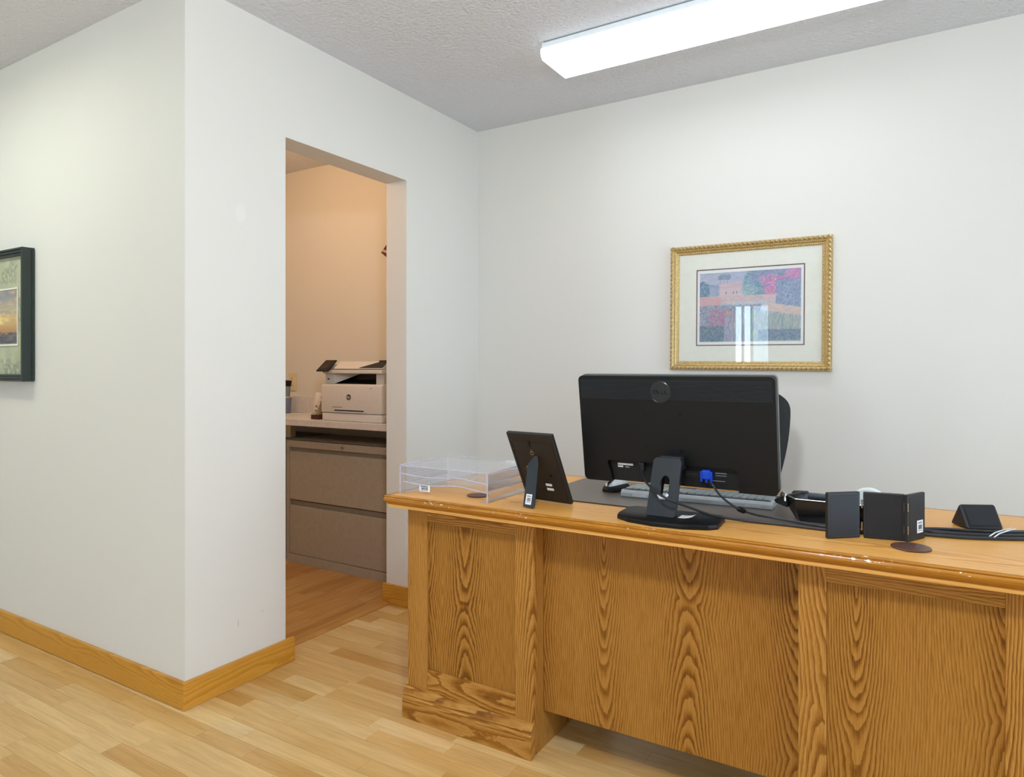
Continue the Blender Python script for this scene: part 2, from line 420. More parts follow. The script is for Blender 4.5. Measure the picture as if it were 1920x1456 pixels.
def see(a, s, e):
    if a < 0.86 or a > 2.5: return False
    if e < -3.3 or s > (-0.1 if a < 1.72 else -1.4 if a > 1.85 else -0.3): return False
    if a < 1.0 and e < -2.3: return False
    return True
lay(rows, 'plank_x', 'x', see, rest)
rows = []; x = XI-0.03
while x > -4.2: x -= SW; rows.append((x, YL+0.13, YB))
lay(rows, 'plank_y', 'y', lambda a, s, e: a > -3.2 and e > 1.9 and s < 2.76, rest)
ro = obj('plank_field', rest, 'plank_x', floor); ro['kind'] = 'stuff'
# threshold strip in the doorway
tp = [(XI-0.045, 0, 0.0), (XI-0.045, 0, 0.011), (XI-0.02, 0, 0.0135), (XI+0.014, 0, 0.0125), (XI+0.030, 0, 0.003), (XI+0.030, 0, 0.0)]
struct('trim_1', MB().poly([(a, DY0+0.001, c) for a, b, c in tp], (0, DY1-DY0-0.016, 0)), 'plank_y')

struct('wall_left', B(RX0, XI, YL, YL+0.125, -0.02, CEIL+0.02), 'wall')
mb = MB()
mb.box(XI, XW, YL, DY0, -0.02, CEIL+0.02); mb.box(XI, XW, DY1, YB+0.01, -0.02, CEIL+0.02); mb.box(XI, XW, DY0, DY1, DH, CEIL+0.02)
struct('wall_doorway', mb, 'wall')
struct('wall_back', B(RX0, RX1, YB, YB+0.125, -0.02, CEIL+0.02), 'wall')
struct('ceiling', B(RX0-0.1, RX1+0.1, RY0-0.1, YB+0.1, CEIL, CEIL+0.12), 'ceiling')
struct('wall_copy_room', B(-4.32, -4.2, YL+0.125, YB, -0.02, CEIL), 'wall_copy')
struct('wall_hall_end', B(RX0-0.12, RX0, RY0, YL+0.1, -0.02, CEIL), 'wall')
# right wall with a wide window, rear wall with a glazed door and a window (behind the camera)
def wall_open(name, axis, plane0, plane1, a0, a1, holes):
    """wall with openings: holes (a0, a1, z0, z1) sorted along a"""
    mb = MB(); cur = a0
    def bx(p, q, z0, z1):
        if q-p < 1e-4 or z1-z0 < 1e-4: return
        if axis == 'x': mb.box(plane0, plane1, p, q, z0, z1)
        else: mb.box(p, q, plane0, plane1, z0, z1)
    for h0, h1, z0, z1 in holes:
        bx(cur, h0, -0.02, CEIL); bx(h0, h1, -0.02, z0); bx(h0, h1, z1, CEIL); cur = h1
    bx(cur, a1, -0.02, CEIL)
    struct(name, mb, 'wall')
WR = (0.5, 2.1, 0.25, 1.75)
wall_open('wall_right', 'x', RX1, RX1+0.12, RY0, YB, [WR])
WH, WD, WW = (-4.7, -3.9, 0.5, 2.1), (-2.44, -1.74, 0.0, 2.06), (-1.1, -0.3, 0.4, 2.15)
wall_open('wall_rear', 'y', RY0-0.12, RY0, RX0, RX1, [WH, WD, WW])
def window(name, axis, plane, h, cols, rows_=1, fr=0.05):
    r = struct_root(name)
    a0, a1, z0, z1 = h; mb = MB()
    def bx(m, p, q, s, t, d0, d1):
        if axis == 'x': m.box(plane+d0, plane+d1, p, q, s, t)
        else: m.box(p, q, plane+d0, plane+d1, s, t)
    bx(mb, a0, a0+fr, z0, z1, -0.04, 0.04); bx(mb, a1-fr, a1, z0, z1, -0.04, 0.04); bx(mb, a0, a1, z0, z0+fr, -0.04, 0.04); bx(mb, a0, a1, z1-fr, z1, -0.04, 0.04)
    obj('window_frame', mb, 'white_metal', r)
    for i in range(1, cols):
        m = MB(); c = a0+(a1-a0)*i/cols; bx(m, c-0.02, c+0.02, z0+fr, z1-fr, -0.03, 0.03); obj('mullion', m, 'white_metal', r)
    for i in range(cols):
        m = MB(); p = a0+(a1-a0)*i/cols; q = a0+(a1-a0)*(i+1)/cols; bx(m, p+0.02, q-0.02, z0+0.03, z1-0.03, -0.003, 0.003); obj('pane', m, 'window_glass', r)
window('window_1', 'x', RX1+0.06, WR, 3)
window('window_2', 'y', RY0-0.06, WW, 3)
window('added_hall_window', 'y', RY0-0.06, WH, 2)  # unseen window, added to light the left wall and floor
dr = struct_root('door_1')
yd_ = RY0-0.06
mbd = MB(); mbd.box(-2.44, -2.285, yd_-0.03, yd_+0.03, 0, 2.06); mbd.box(-1.85, -1.74, yd_-0.03, yd_+0.03, 0, 2.06); mbd.box(-2.285, -1.85, yd_-0.03, yd_+0.03, 1.98, 2.06); mbd.box(-2.285, -1.85, yd_-0.03, yd_+0.03, 0, 0.2)
obj('door_frame', mbd, 'white_metal', dr)
for xm_ in (-2.185, -2.068): obj('mullion', B(xm_-0.016, xm_+0.016, yd_-0.025, yd_+0.025, 0.2, 1.98), 'white_metal', dr)
for x0_, x1_, mt_ in ((-2.285, -2.201, 'window_glass'), (-2.169, -2.084, 'window_glass'), (-2.052, -1.85, 'dimmed_glass')): obj('pane', B(x0_, x1_, yd_-0.004, yd_+0.004, 0.2, 1.98), mt_, dr)
obj('door_handle', MB().tube([(-1.80, yd_+0.03, 1.0), (-1.80, yd_+0.07, 1.0), (-1.80, yd_+0.07, 1.12), (-1.80, yd_+0.03, 1.12)], 0.008, 8), 'steel', dr, smooth=True)
area_portal('portal_right', (RX1+0.14, (WR[0]+WR[1])/2, (WR[2]+WR[3])/2), (0, PI/2, 0), WR[3]-WR[2], WR[1]-WR[0])
area_portal('portal_rear', ((WW[0]+WW[1])/2, RY0-0.14, (WW[2]+WW[3])/2), (PI/2, 0, 0), WW[1]-WW[0], WW[3]-WW[2])
area_portal('portal_hall', ((WH[0]+WH[1])/2, RY0-0.14, (WH[2]+WH[3])/2), (PI/2, 0, 0), WH[1]-WH[0], WH[3]-WH[2])
area_portal('portal_door', ((WD[0]+WD[1])/2, RY0-0.14, (WD[2]+WD[3])/2), (PI/2, 0, 0), WD[1]-WD[0], WD[3]-WD[2])
# baseboards
BT, BH = 0.014, 0.092
struct('baseboard_left', B(RX0, XW+BT-0.0012, YL-BT, YL, 0.0022, BH, bev=0.0006, seg=1), 'base_board')
struct('baseboard_doorway', B(XW-0.0005, XW+BT, YL-BT+0.0006, DY0+0.034, 0.0005, BH+0.0004, bev=0.0006, seg=1), 'base_board_y')
struct('baseboard_jamb', B(XI-BT, XW+BT, DY1-BT, DY1, 0.0005, BH+0.006, bev=0.0015), 'base_board')
struct('baseboard_partition', B(XW, XW+BT, DY1, YB-BT, 0.0005, BH, bev=0.0015), 'base_board_y')
struct('baseboard_back', B(XW+BT, RX1, YB-BT, YB, 0.0005, BH, bev=0.0015), 'base_board')

# ================================================================== lamps
def tube_light(name, label, x0, x1, yc, lens, group):
    xm = (x0+x1)/2; t = thing(name, label, 'ceiling light', (xm, yc, CEIL), group=group); hw = (x1-x0)/2
    obj('housing', B(-hw, hw, -0.108, 0.108, -0.030, -0.0005, bev=0.003), 'white_metal', t)
    pr = [(-0.112, -0.027), (-0.116, -0.042), (-0.110, -0.060), (-0.100, -0.069), (0.100, -0.069), (0.110, -0.060), (0.116, -0.042), (0.112, -0.027)]
    obj('lens', MB().poly([(-hw+0.012, a, b) for a, b in [(-0.100, -0.062)]+pr[3:5]+[(0.100, -0.062)]], (2*hw-0.024, 0, 0)), lens, t)
    for sd_ in (pr[:4]+[(-0.0995, -0.062), (-0.0995, -0.027)], [(-a, b) for a, b in pr[:4]+[(-0.0995, -0.062), (-0.0995, -0.027)]]):
        obj('lens_side', MB().poly([(-hw+0.012, a, b) for a, b in sd_], (2*hw-0.024, 0, 0)), lens+'_side', t, smooth=30)
    for s in (-1, 1):
        x = -hw if s < 0 else hw-0.012
        obj('end_cap', MB().poly([(x, a*1.01, b*1.01) for a, b in pr], (0.012, 0, 0)), 'lens_end', t)
    obj('joint_line', B(-hw+0.01, hw-0.01, -0.1092, -0.1078, -0.0045, -0.0005), 'grey_steel', t)
    return t
tube_light('wraparound_light', 'lit white wraparound fluorescent ceiling light above the oak desk', -1.32, -0.10, 2.493, 'lens', None)
tube_light('wraparound_light', 'lit fluorescent ceiling light in front of the left wall, above the view', -3.75, -2.53, 0.60, 'lens_hall', None)
t = thing('bowl_light', 'warm lit bowl ceiling light inside the copy room', 'ceiling light', (-3.05, 2.18, CEIL))
obj('canopy', MB().lathe([(0.15, -0.0005), (0.15, -0.02), (0.14, -0.025)], seg=32), 'white_metal', t, smooth=True)
obj('bowl', MB().lathe([(0.135, -0.025), (0.125, -0.05), (0.09, -0.08), (0.04, -0.095), (0.0, -0.098)], seg=32), 'bulb', t, smooth=True)
l = bpy.data.lights.new('bowl_bulb', 'POINT'); l.energy = COPY_LAMP; l.color = (1.0, 0.62, 0.34); l.shadow_soft_size = 0.12
lo = bpy.data.objects.new('bowl_bulb', l); COL.objects.link(lo); lo.parent = t; lo.location = (0, 0, -0.24)

# ================================================================== desk
DX0, DX1, DF, DBK = -1.463, 0.222, 1.738, 2.325   # carcass left, right, stile face, back
desk = thing('executive_desk', 'golden oak double-pedestal desk with a recessed modesty panel and worn top edge', 'desk', (0, 0, 0))
TX0, TX1, TF, TB = -1.506, 0.265, 1.668, 2.352
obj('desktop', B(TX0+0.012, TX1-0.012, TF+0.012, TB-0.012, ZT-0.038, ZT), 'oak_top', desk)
prof = [(0.0, ZT), (0.0, ZT-0.0005), (-0.0005, ZT-0.003), (-0.003, ZT-0.006), (0.0, ZT-0.0095), (0.0005, ZT-0.014), (-0.003, ZT-0.020), (-0.010, ZT-0.028), (-0.022, ZT-0.035), (-0.036, ZT-0.040), (-0.05, ZT-0.041)]
prof = [(-0.014, ZT)] + [(-0.003, ZT), (-0.0008, ZT-0.002)] + prof[3:]
def edge(side):
    """moulded edge run with mitred ends; profile offset o is measured outwards"""
    P = []
    for o, z in prof+[(-0.05, ZT-0.030), (-0.014, ZT-0.030)]:
        x0, x1, y0, y1 = TX0-o, TX1+o, TF-o, TB+o
        P.append({'front': [(x0, y0, z), (x1, y0, z)], 'back': [(x0, y1, z), (x1, y1, z)], 'left': [(x0, y0, z), (x0, y1, z)], 'right': [(x1, y0, z), (x1, y1, z)]}[side])
    mb = MB(); mb.grid(P)
    return mb
for sd in ('front', 'back', 'left', 'right'):
    obj('edge_moulding', edge(sd), 'oak_edge' if sd in ('front', 'back') else 'oak_edge_y', desk, smooth=50)
ZC = ZT-0.036     # carcass top
def pedestal(x0, x1, sl, sr):
    """x0..x1 carcass, sl / sr stile widths"""
    zb, zr0, zr1 = 0.10, 0.166, 0.642
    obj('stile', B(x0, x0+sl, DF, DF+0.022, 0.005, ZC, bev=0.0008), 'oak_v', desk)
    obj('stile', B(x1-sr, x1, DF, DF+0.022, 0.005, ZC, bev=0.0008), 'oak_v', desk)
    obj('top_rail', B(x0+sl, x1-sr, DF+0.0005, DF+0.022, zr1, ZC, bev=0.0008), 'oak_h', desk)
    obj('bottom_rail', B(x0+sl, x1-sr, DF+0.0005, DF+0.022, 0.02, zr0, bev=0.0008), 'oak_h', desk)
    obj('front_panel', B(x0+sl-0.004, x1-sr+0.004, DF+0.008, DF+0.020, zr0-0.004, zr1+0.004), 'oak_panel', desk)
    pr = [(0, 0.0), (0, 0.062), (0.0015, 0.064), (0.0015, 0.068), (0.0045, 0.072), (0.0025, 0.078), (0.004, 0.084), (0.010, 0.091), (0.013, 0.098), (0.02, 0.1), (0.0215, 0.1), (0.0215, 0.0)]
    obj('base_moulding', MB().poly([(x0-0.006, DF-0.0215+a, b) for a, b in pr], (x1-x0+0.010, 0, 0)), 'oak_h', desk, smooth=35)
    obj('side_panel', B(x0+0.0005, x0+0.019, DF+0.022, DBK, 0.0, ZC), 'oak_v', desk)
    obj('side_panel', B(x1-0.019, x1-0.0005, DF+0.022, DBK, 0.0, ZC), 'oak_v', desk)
    obj('plinth', B(x0+0.02, x1-0.02, DBK-0.06, DBK-0.04, 0, 0.07), 'oak_h', desk)
    for z0, z1 in ((0.08, 0.33), (0.338, 0.51), (0.518, 0.68)):
        d = obj('drawer_front', B(x0+0.021, x1-0.021, DBK-0.02, DBK, z0, z1, bev=0.002), 'oak_h', desk)
        obj('knob', MB().lathe([(0.006, 0), (0.006, 0.012), (0.014, 0.018), (0.012, 0.026), (0, 0.028)], ((x0+x1)/2, DBK, (z0+z1)/2), 16, 'y'), 'brass', d, smooth=True)
pedestal(DX0, -0.989, 0.080, 0.062)
pedestal(-0.266, DX1, 0.061, 0.088)
obj('modesty_panel', B(-0.988, -0.267, 1.800, 1.818, 0.112, ZC), 'oak_panel', desk)

# ================================================================== clear letter tray
A = thing('letter_tray', 'clear acrylic three-tier letter tray on the left end of the desk', 'letter tray', (-1.315, 1.855, ZT))
hw, hd, th = 0.172, 0.128, 0.003
def plate(nm, par, *a): return obj(nm, B(*a), 'acrylic', par)
for s in (-1, 1):
    plate('side_wall', A, s*hw-th/2, s*hw+th/2, -hd, hd, 0.0006, 0.092)
    x = sorted((s*hw, s*(hw-0.028)))
    plate('foot_flange', A, x[0], x[1], -hd, hd, 0.0006, 0.0036)
    obj('edge_bar', B(s*hw-0.002, s*hw+0.002, -hd-0.001, -hd+0.001, 0.001, 0.092), 'acrylic_edge', A)
    obj('edge_bar', B(s*hw-0.002, s*hw+0.002, -hd, hd, 0.0905, 0.0935), 'acrylic_edge', A)
plate('top_plate', A, -hw, hw, -hd, hd, 0.089, 0.092)
obj('edge_bar', B(-hw, hw, -hd-0.001, -hd+0.001, 0.0895, 0.0925), 'acrylic_edge', A)
obj('edge_bar', B(-hw*0.7, -hw*0.25, hd-0.001, hd+0.001, 0.0945, 0.0965), 'acrylic_edge', A)  # short pale bar built as the highlight on the rear top edge
plate('rear_lip', A, -hw*0.95, hw*0.95, hd-0.003, hd, 0.005, 0.096)
for zi, ins in ((0.0335, 0.010), (0.0605, 0.003)):
    mbt = MB(); top = []; bot = []
    for k in range(33):
        u = -1+2*k/32; x = u*(hw-ins); dip = 0.011*max(0, 1-abs(u+0.05)/0.75)
        yy = -hd+ins*0.8+dip*1.8
        zz = zi+0.004*math.sin(u*4.2)
        top.append((x, yy, zz)); bot.append((x, hd-0.008, zi))
    mbt.grid([bot, top]); sh = obj('shelf', mbt, 'acrylic', A)
    obj('shelf_edge', MB().tube(top, 0.0019, 6), 'acrylic_edge', sh)
    for s in (-1, 1):
        obj('shelf_wall', B(s*(hw-ins)-0.001, s*(hw-ins)+0.001, -hd+0.012, hd-0.01, zi, zi+0.024), 'acrylic', sh)
        obj('shelf_edge', B(s*(hw-ins)-0.0013, s*(hw-ins)+0.0013, -hd+0.012, hd-0.01, zi-0.001, zi+0.001), 'acrylic_edge', sh)
    for xx in (-0.07,):
        obj('notch_line', B(xx-0.0008, xx+0.0008, -hd+ins+0.014, -hd+ins+0.016, zi, zi+0.007), 'acrylic_edge', sh)
sticker(A, 'barcode_label', 0.044, 0.020, Matrix.Translation((-0.083, -hd-0.0015+0.018, 0.020)) @ Matrix.Rotation(PI/2, 4, 'X'))

# coasters
def coaster(label, x, y, r):
    tag(obj('coaster', MB().lathe([(0, 0.0001), (r-0.002, 0.0001), (r, 0.0015), (r, 0.003), (r-0.0015, 0.0042), (r-0.005, 0.0046), (0, 0.0046)], seg=48), 'leather', smooth=30, loc=(x, y, ZT)), label, 'coaster')
coaster('round brown leather coaster in front of the folding photo frame', -0.036, 1.806, 0.041)
coaster('round brown coaster half under the clear letter tray', -1.238, 1.815, 0.035)

# ================================================================== easel photo frame (seen from behind)
fr = thing('easel_photo_frame', 'black easel photo frame seen from behind, next to the letter tray', 'photo frame', (-0.998, 1.852, ZT), (0, 0, math.radians(-6)))
tilt = math.radians(27.0); hgt, hw2 = 0.243, 0.083
FM = Matrix.Rotation(tilt, 4, 'X')      # local plate: XZ plane, thickness along +y, then leaned towards -y
def fbox(nm, mat, par, *a, **k):
    mb = B(*a, **k); bmesh.ops.transform(mb.bm, matrix=FM, verts=mb.bm.verts[:]); return obj(nm, mb, mat, par)
zlift = 0.001
fr_b = fbox('frame_moulding', 'board_black', fr, -hw2, hw2, 0, 0.012, zlift, hgt, bev=0.002)
fbox('front_glass', 'screen', fr, -hw2+0.012, hw2-0.012, 0.0118, 0.0126, 0.014, hgt-0.012)
bk = fbox('backing_board', 'board_black', fr, -hw2+0.010, hw2-0.010, -0.0016, 0.001, 0.012, hgt-0.030, bev=0.0006)
fbox('edge_groove', 'black_gloss', bk, -hw2+0.0105, -hw2+0.0125, -0.0021, -0.0014, 0.013, hgt-0.031)
fbox('hinge_plate', 'black', bk, -0.010, -0.004, -0.004, 0, hgt-0.044, hgt-0.024, bev=0.001)
def ring(par, x, z):
    pts = [FM @ Vector((x+0.0055*math.cos(a), -0.003, z+0.0055*math.sin(a))) for a in np.linspace(0, 2*PI, 15)]
    obj('hanger_ring', MB().tube(pts, 0.0012, 6), 'brass', par, smooth=True)
    fbox('hanger_tab', 'brass', par, x-0.002, x+0.002, -0.0034, -0.001, z+0.004, z+0.011)
ring(bk, -0.005, hgt-0.066); ring(bk, -0.040, 0.118)
fbox('turn_button', 'black_gloss', bk, 0.036, 0.041, -0.004, -0.001, 0.098, 0.103)
# strut: from the hinge on the board down to the desk
pA = FM @ Vector((0.0, -0.003, 0.168)); pB = Vector((0.006, -0.118, 0.001))
d = (pB-pA); side = Vector((1, 0, 0)); nrm = d.normalized().cross(side)
def sp(a, wx): return pA+d*a+side*wx
strut_pts = [sp(0, 0.004), sp(0, 0.014), sp(0.14, 0.020), sp(0.94, 0.023), sp(1.0, 0.017), sp(0.985, -0.017), sp(0.17, -0.017)]
st = obj('strut', MB().poly(strut_pts, nrm*0.003), 'black_blue', fr)
zc = d.normalized().cross(side)
if zc.y > 0: zc = -zc
R4 = Matrix((side, zc.cross(side), zc)).transposed().to_4x4()
sticker(st, 'barcode_label', 0.021, 0.030, Matrix.Translation(sp(0.84, 0.001)+zc*0.0034) @ R4)
for i, (z, wd) in enumerate(((0.062, 0.022), (0.046, 0.024))):
    fbox('small_label', 'white_label', bk, 0.010, 0.010+wd, -0.0026, -0.0015, z, z+0.008)

# ================================================================== desk pad, keyboard, mouse
P = thing('desk_pad', 'dark brown leatherette desk pad under the monitor and keyboard', 'desk pad', (-0.62, 2.1, ZT))
obj('pad', B(-0.47, 0.43, -0.205, 0.205, 0.0001, 0.0032, bev=0.001), 'blotter', P)
obj('pad_edge', B(-0.468, 0.428, -0.2062, -0.2038, 0.0002, 0.0030), 'black_matte', P)
ZP = ZT+0.0033
K = thing('keyboard', 'silver computer keyboard with dark grey keys behind the monitor', 'keyboard', (-0.615, 2.125, ZP), (0, 0, math.radians(3.5)))
kp = [(-0.078, 0.0002), (-0.078, 0.012), (-0.070, 0.021), (0.07, 0.011), (0.078, 0.008), (0.078, 0.0002)]
obj('case', MB().poly([(-0.228, a, b) for a, b in kp], (0.456, 0, 0), bev=0.0012, seg=1), 'silver', K)
sl = (0.011-0.021)/0.14
mb = MB()
for r in range(6):
    yy = -0.060+r*0.0215; n = 20
    for c in range(n):
        if r in (5,) and 3 < c < 9: continue
        x0 = -0.218+c*0.0218; zz = 0.021+(yy+0.07)*sl
        mb.box(x0+0.0014, x0+0.0204, yy, yy+0.0185, zz-0.001, zz+0.006, bev=0.0012, seg=1)
ko = obj('keys', mb, 'silver_key', K); ko['kind'] = 'stuff'
obj('key_well', B(-0.221, 0.221, -0.064, -0.0625, 0.019, 0.0224), 'black_matte', K)
for x in (-0.19, 0.15): obj('bottom_label', B(x, x+0.045, -0.0788, -0.0779, 0.003, 0.0105), 'white_label', K)
Mo = thing('computer_mouse', 'silver and black computer mouse on the desk pad', 'mouse', (-0.893, 2.130, ZP), (0, 0, math.radians(-12)))
def blob(rx, ry, rz, z0, nu=20, nv=10, cut=None):
    Pn = []
    for j in range(nv+1):
        ph = PI/2*j/nv; row = []
        for i in range(nu+1):
            th_ = 2*PI*i/nu; c = math.cos(ph)
            sx = abs(math.cos(th_))**0.8*math.copysign(1, math.cos(th_)); sy = abs(math.sin(th_))**0.8*math.copysign(1, math.sin(th_))
            row.append((rx*c**0.6*sx, ry*c**0.6*sy, z0+rz*math.sin(ph)))
        Pn.append(row)
    m = MB().grid(Pn); bmesh.ops.remove_doubles(m.bm, verts=m.bm.verts[:], dist=1e-5); return m
obj('body', blob(0.036, 0.057, 0.027, 0.0005), 'black', Mo, smooth=True)
m = blob(0.0305, 0.0535, 0.0338, 0.0005); obj('top_shell', m, 'silver', Mo, smooth=True)
obj('button_split', B(-0.0008, 0.0008, -0.0498, -0.012, 0.004, 0.0335), 'black', Mo)
obj('scroll_wheel', MB().lathe([(0.006, -0.004), (0.0105, -0.003), (0.0105, 0.003), (0.006, 0.004)], (0, -0.030, 0.026), 16, 'x'), 'black_gloss', Mo, smooth=True)

# ================================================================== monitor (back view)
mt = math.atan2(0.05, 0.316)
MN = thing('computer_monitor', 'black widescreen computer monitor seen from behind at the centre of the desk', 'monitor', (-0.617, 1.80, ZT))
MM = Matrix.Translation((0, 0.095, 0.073)) @ Matrix.Rotation(mt, 4, 'X')   # panel bottom edge, leaned towards -y
MW, MHt, = 0.2795, 0.319
def mob(nm, mb, mat, par=MN, **k):
    bmesh.ops.transform(mb.bm, matrix=MM, verts=mb.bm.verts[:]); return obj(nm, mb, mat, par, **k)
# back cover: y = 0 is the rear face, thickness towards +y; four pieces round the connector bay keep the bay a real recess
def rrect(x0, x1, z0, z1, r, n=5, corners=(1, 1, 1, 1)):
    out = []
    for (cx, cz, a0, on) in ((x1-r, z0+r, -PI/2, corners[1]), (x1-r, z1-r, 0, corners[2]), (x0+r, z1-r, PI/2, corners[3]), (x0+r, z0+r, PI, corners[0])):
        if on:
            for k in range(n+1): out.append((cx+r*math.cos(a0+PI/2*k/n), cz+r*math.sin(a0+PI/2*k/n)))
        else:
            sx = 1 if a0 in (-PI/2, 0) else -1; sz = 1 if a0 in (0, PI/2) else -1
            out.append((cx+sx*r, cz+sz*r))
    return out
BX0, BX1, BZ = -0.190, 0.178, 0.066
cover = [( -MW+0.014, 0.0), (BX0, 0.0), (BX0-0.003, 0.03), (BX0-0.012, BZ-0.008), (BX0-0.006, BZ), (BX1-0.012, BZ), (BX1, BZ-0.010), (BX1, 0.0), (MW-0.014, 0.0)]
for k in range(1, 6): a = -PI/2+PI/2*k/5; cover.append((MW-0.014+0.014*math.cos(a), 0.014+0.014*math.sin(a)))
for k in range(6): a = PI/2*k/5; cover.append((MW-0.014+0.014*math.cos(a), MHt-0.014+0.014*math.sin(a)))
for k in range(6): a = PI/2+PI/2*k/5; cover.append((-MW+0.014+0.014*math.cos(a), MHt-0.014+0.014*math.sin(a)))
for k in range(5): a = PI+PI/2*k/5; cover.append((-MW+0.014+0.014*math.cos(a), 0.014+0.014*math.sin(a)))
mb = MB().poly([(x, 0.0, z) for x, z in cover], (0, 0.022, 0))
bmesh.ops.triangulate(mb.bm, faces=[f for f in mb.bm.faces if len(f.verts) > 4])
cov = mob('back_cover', mb, 'black')
mob('bay_floor', B(BX0-0.014, BX1+0.002, 0.017, 0.0215, 0.0005, BZ+0.002), 'bay_black', cov)
mob('bezel', MB().poly([(x, 0.022, z) for x, z in rrect(-MW, MW, 0, MHt, 0.012)], (0, 0.020, 0), bev=0.002, seg=1), 'grey_steel' if False else 'black_blue')
mob('screen', B(-MW+0.018, MW-0.018, 0.0415, 0.0425, 0.02, MHt-0.018), 'screen')
mob('trim_line', MB().poly([(x, 0.024, z) for x, z in rrect(-MW-0.0008, MW+0.0008, 0.002, MHt+0.0008, 0.0125)], (0, 0.006, 0)), 'grey_steel')
mob('vent_band', B(-MW+0.006, MW-0.007, -0.0004, 0.0006, MHt-0.069, MHt-0.010), 'bay_black', cov)
NV = 15
for k in range(NV):
    z = MHt-0.014-k*0.0037
    mob('vent_rib', B(-MW+0.007, MW-0.008, -0.0026, 0.0002, z-0.0010, z+0.0010), 'rib_black', cov)
em = MB().lathe([(0.0, -0.0042), (0.0285, -0.0042), (0.0305, -0.003), (0.031, 0.0)], (-0.026, 0, MHt-0.045), 40, 'y')
emo = mob('round_emblem', em, 'rib_black', cov, smooth=30)
mob('emblem_ring', MB().tube([(-0.026+0.0305*math.cos(a), -0.0035, MHt-0.045+0.0305*math.sin(a)) for a in np.linspace(0, 2*PI, 41)], 0.0008, 6), 'black_blue', emo, smooth=True)
def letter(ch, x, rot, size):
    me = text_mesh(ch, size, 0.0005)
    me.transform(Matrix.Translation((x, -0.0046, MHt-0.045)) @ Matrix.Rotation(PI/2, 4, 'X') @ Matrix.Rotation(rot, 4, 'Z'))
    me.transform(MM); obj('logo_letter', me, 'black_gloss', emo)
for ch, dx, rt in (('D', -0.0165, 0), ('E', -0.0055, math.radians(38)), ('L', 0.0055, 0), ('L', 0.0155, 0)): letter(ch, -0.026+dx, rt, 0.0165)
for x in (-0.080, 0.026):
    for z in (0.107, 0.211):
        mob('mount_screw', MB().lathe([(0.0055, 0.0002), (0.0055, -0.0008), (0.0036, -0.0008), (0.0030, 0.0003), (0, 0.0003)], (x, 0, z), 16, 'y'), 'black_gloss', cov, smooth=30)
bay = 0.0168
def baylab(x0, x1, z0, z1, mat): mob('bay_label', B(x0, x1, bay-0.0006, bay+0.0004, z0, z1), mat, cov)
baylab(-0.176, -0.128, 0.048, 0.054, 'white_label'); baylab(-0.176, -0.160, 0.0415, 0.0455, 'white_label'); baylab(-0.153, -0.140, 0.041, 0.0445, 'grey_print')
baylab(0.030, 0.110, 0.030, 0.046, 'board_black'); baylab(0.112, 0.142, 0.0445, 0.0465, 'grey_print'); baylab(0.112, 0.142, 0.038, 0.0395, 'grey_print'); baylab(0.085, 0.138, 0.0225, 0.024, 'grey_print')
baylab(0.031, 0.062, 0.0425, 0.0445, 'grey_print'); baylab(0.031, 0.058, 0.037, 0.0385, 'grey_print')
# stand: neck with cable hole, bowed base
def neckpt(x, s, off=0.0): return Vector((x, -0.026+0.062*s+off, 0.012+0.150*s))
hw3 = 0.040
outer = [(-hw3-0.001, 0), (hw3-0.006, 0), (hw3-0.001, 0.03), (hw3, 0.93), (hw3-0.006, 1.0), (-hw3+0.006, 1.0), (-hw3, 0.95)]
hole = [(0.0165*math.cos(a)-0.004, 0.0, 0) for a in ()]
nb = MB(); cx, cs, rx, rs_, hs = 0.000, 0.515, 0.0130, 0.105, 0.075
inner = []
for k in range(25):
    a = 2*PI*k/24; zz = cs+(hs if math.sin(a) > 0 else -hs)+rs_*math.sin(a); inner.append((cx+rx*math.cos(a), zz))
inner = inner[:-1]
# plate = outer ring bridged to the hole by triangle fill
def plate_hole(off):
    vo = [nb.bm.verts.new(neckpt(x, s, off)) for x, s in outer]; vi = [nb.bm.verts.new(neckpt(x, s, off)) for x, s in inner]
    es = [nb.bm.edges.new((vo[i], vo[(i+1) % len(vo)])) for i in range(len(vo))]+[nb.bm.edges.new((vi[i], vi[(i+1) % len(vi)])) for i in range(len(vi))]
    bmesh.ops.triangle_fill(nb.bm, edges=es, use_beauty=True); return vo, vi
o1, i1 = plate_hole(0.0); o2, i2 = plate_hole(0.014)
for a, b in ((o1, o2), (i1, i2)):
    for i in range(len(a)): nb.bm.faces.new((a[i], a[(i+1) % len(a)], b[(i+1) % len(b)], b[i]))
nk = obj('neck', nb, 'black_blue', MN)
obj('neck_spine', MB().poly([neckpt(-0.030, 0.0, 0.014), neckpt(-0.022, 0.0, 0.034), neckpt(-0.022, 0.85, 0.034), neckpt(-0.030, 0.97, 0.014)], (0.010, 0, 0)), 'black', MN)
obj('neck_spine', MB().poly([neckpt(0.022, 0.0, 0.014), neckpt(0.022, 0.0, 0.034), neckpt(0.022, 0.85, 0.034), neckpt(0.022, 0.97, 0.014)], (0.010, 0, 0)), 'black', MN)
obj('tilt_arm', MB().box(-0.032, 0.032, 0.052, 0.110, 0.125, 0.165, bev=0.004), 'black_matte', MN)
obj('neck_hook', MB().tube([neckpt(-0.013, 0.36, -0.001), neckpt(-0.006, 0.31, -0.004), neckpt(0.006, 0.31, -0.005), neckpt(0.013, 0.38, -0.001)], 0.004, 8), 'silver', nk, smooth=True)
bp = [(-0.118, -0.028), (-0.110, -0.060), (-0.07, -0.085), (0.0, -0.099), (0.08, -0.092), (0.140, -0.068), (0.158, -0.046), (0.150, 0.060), (0.135, 0.075), (-0.105, 0.075), (-0.122, 0.055)]
obj('base', MB().poly([(x, y_, 0.0005) for x, y_ in bp], (0, 0, 0.0125), bev=0.0022), 'black', MN, smooth=25)
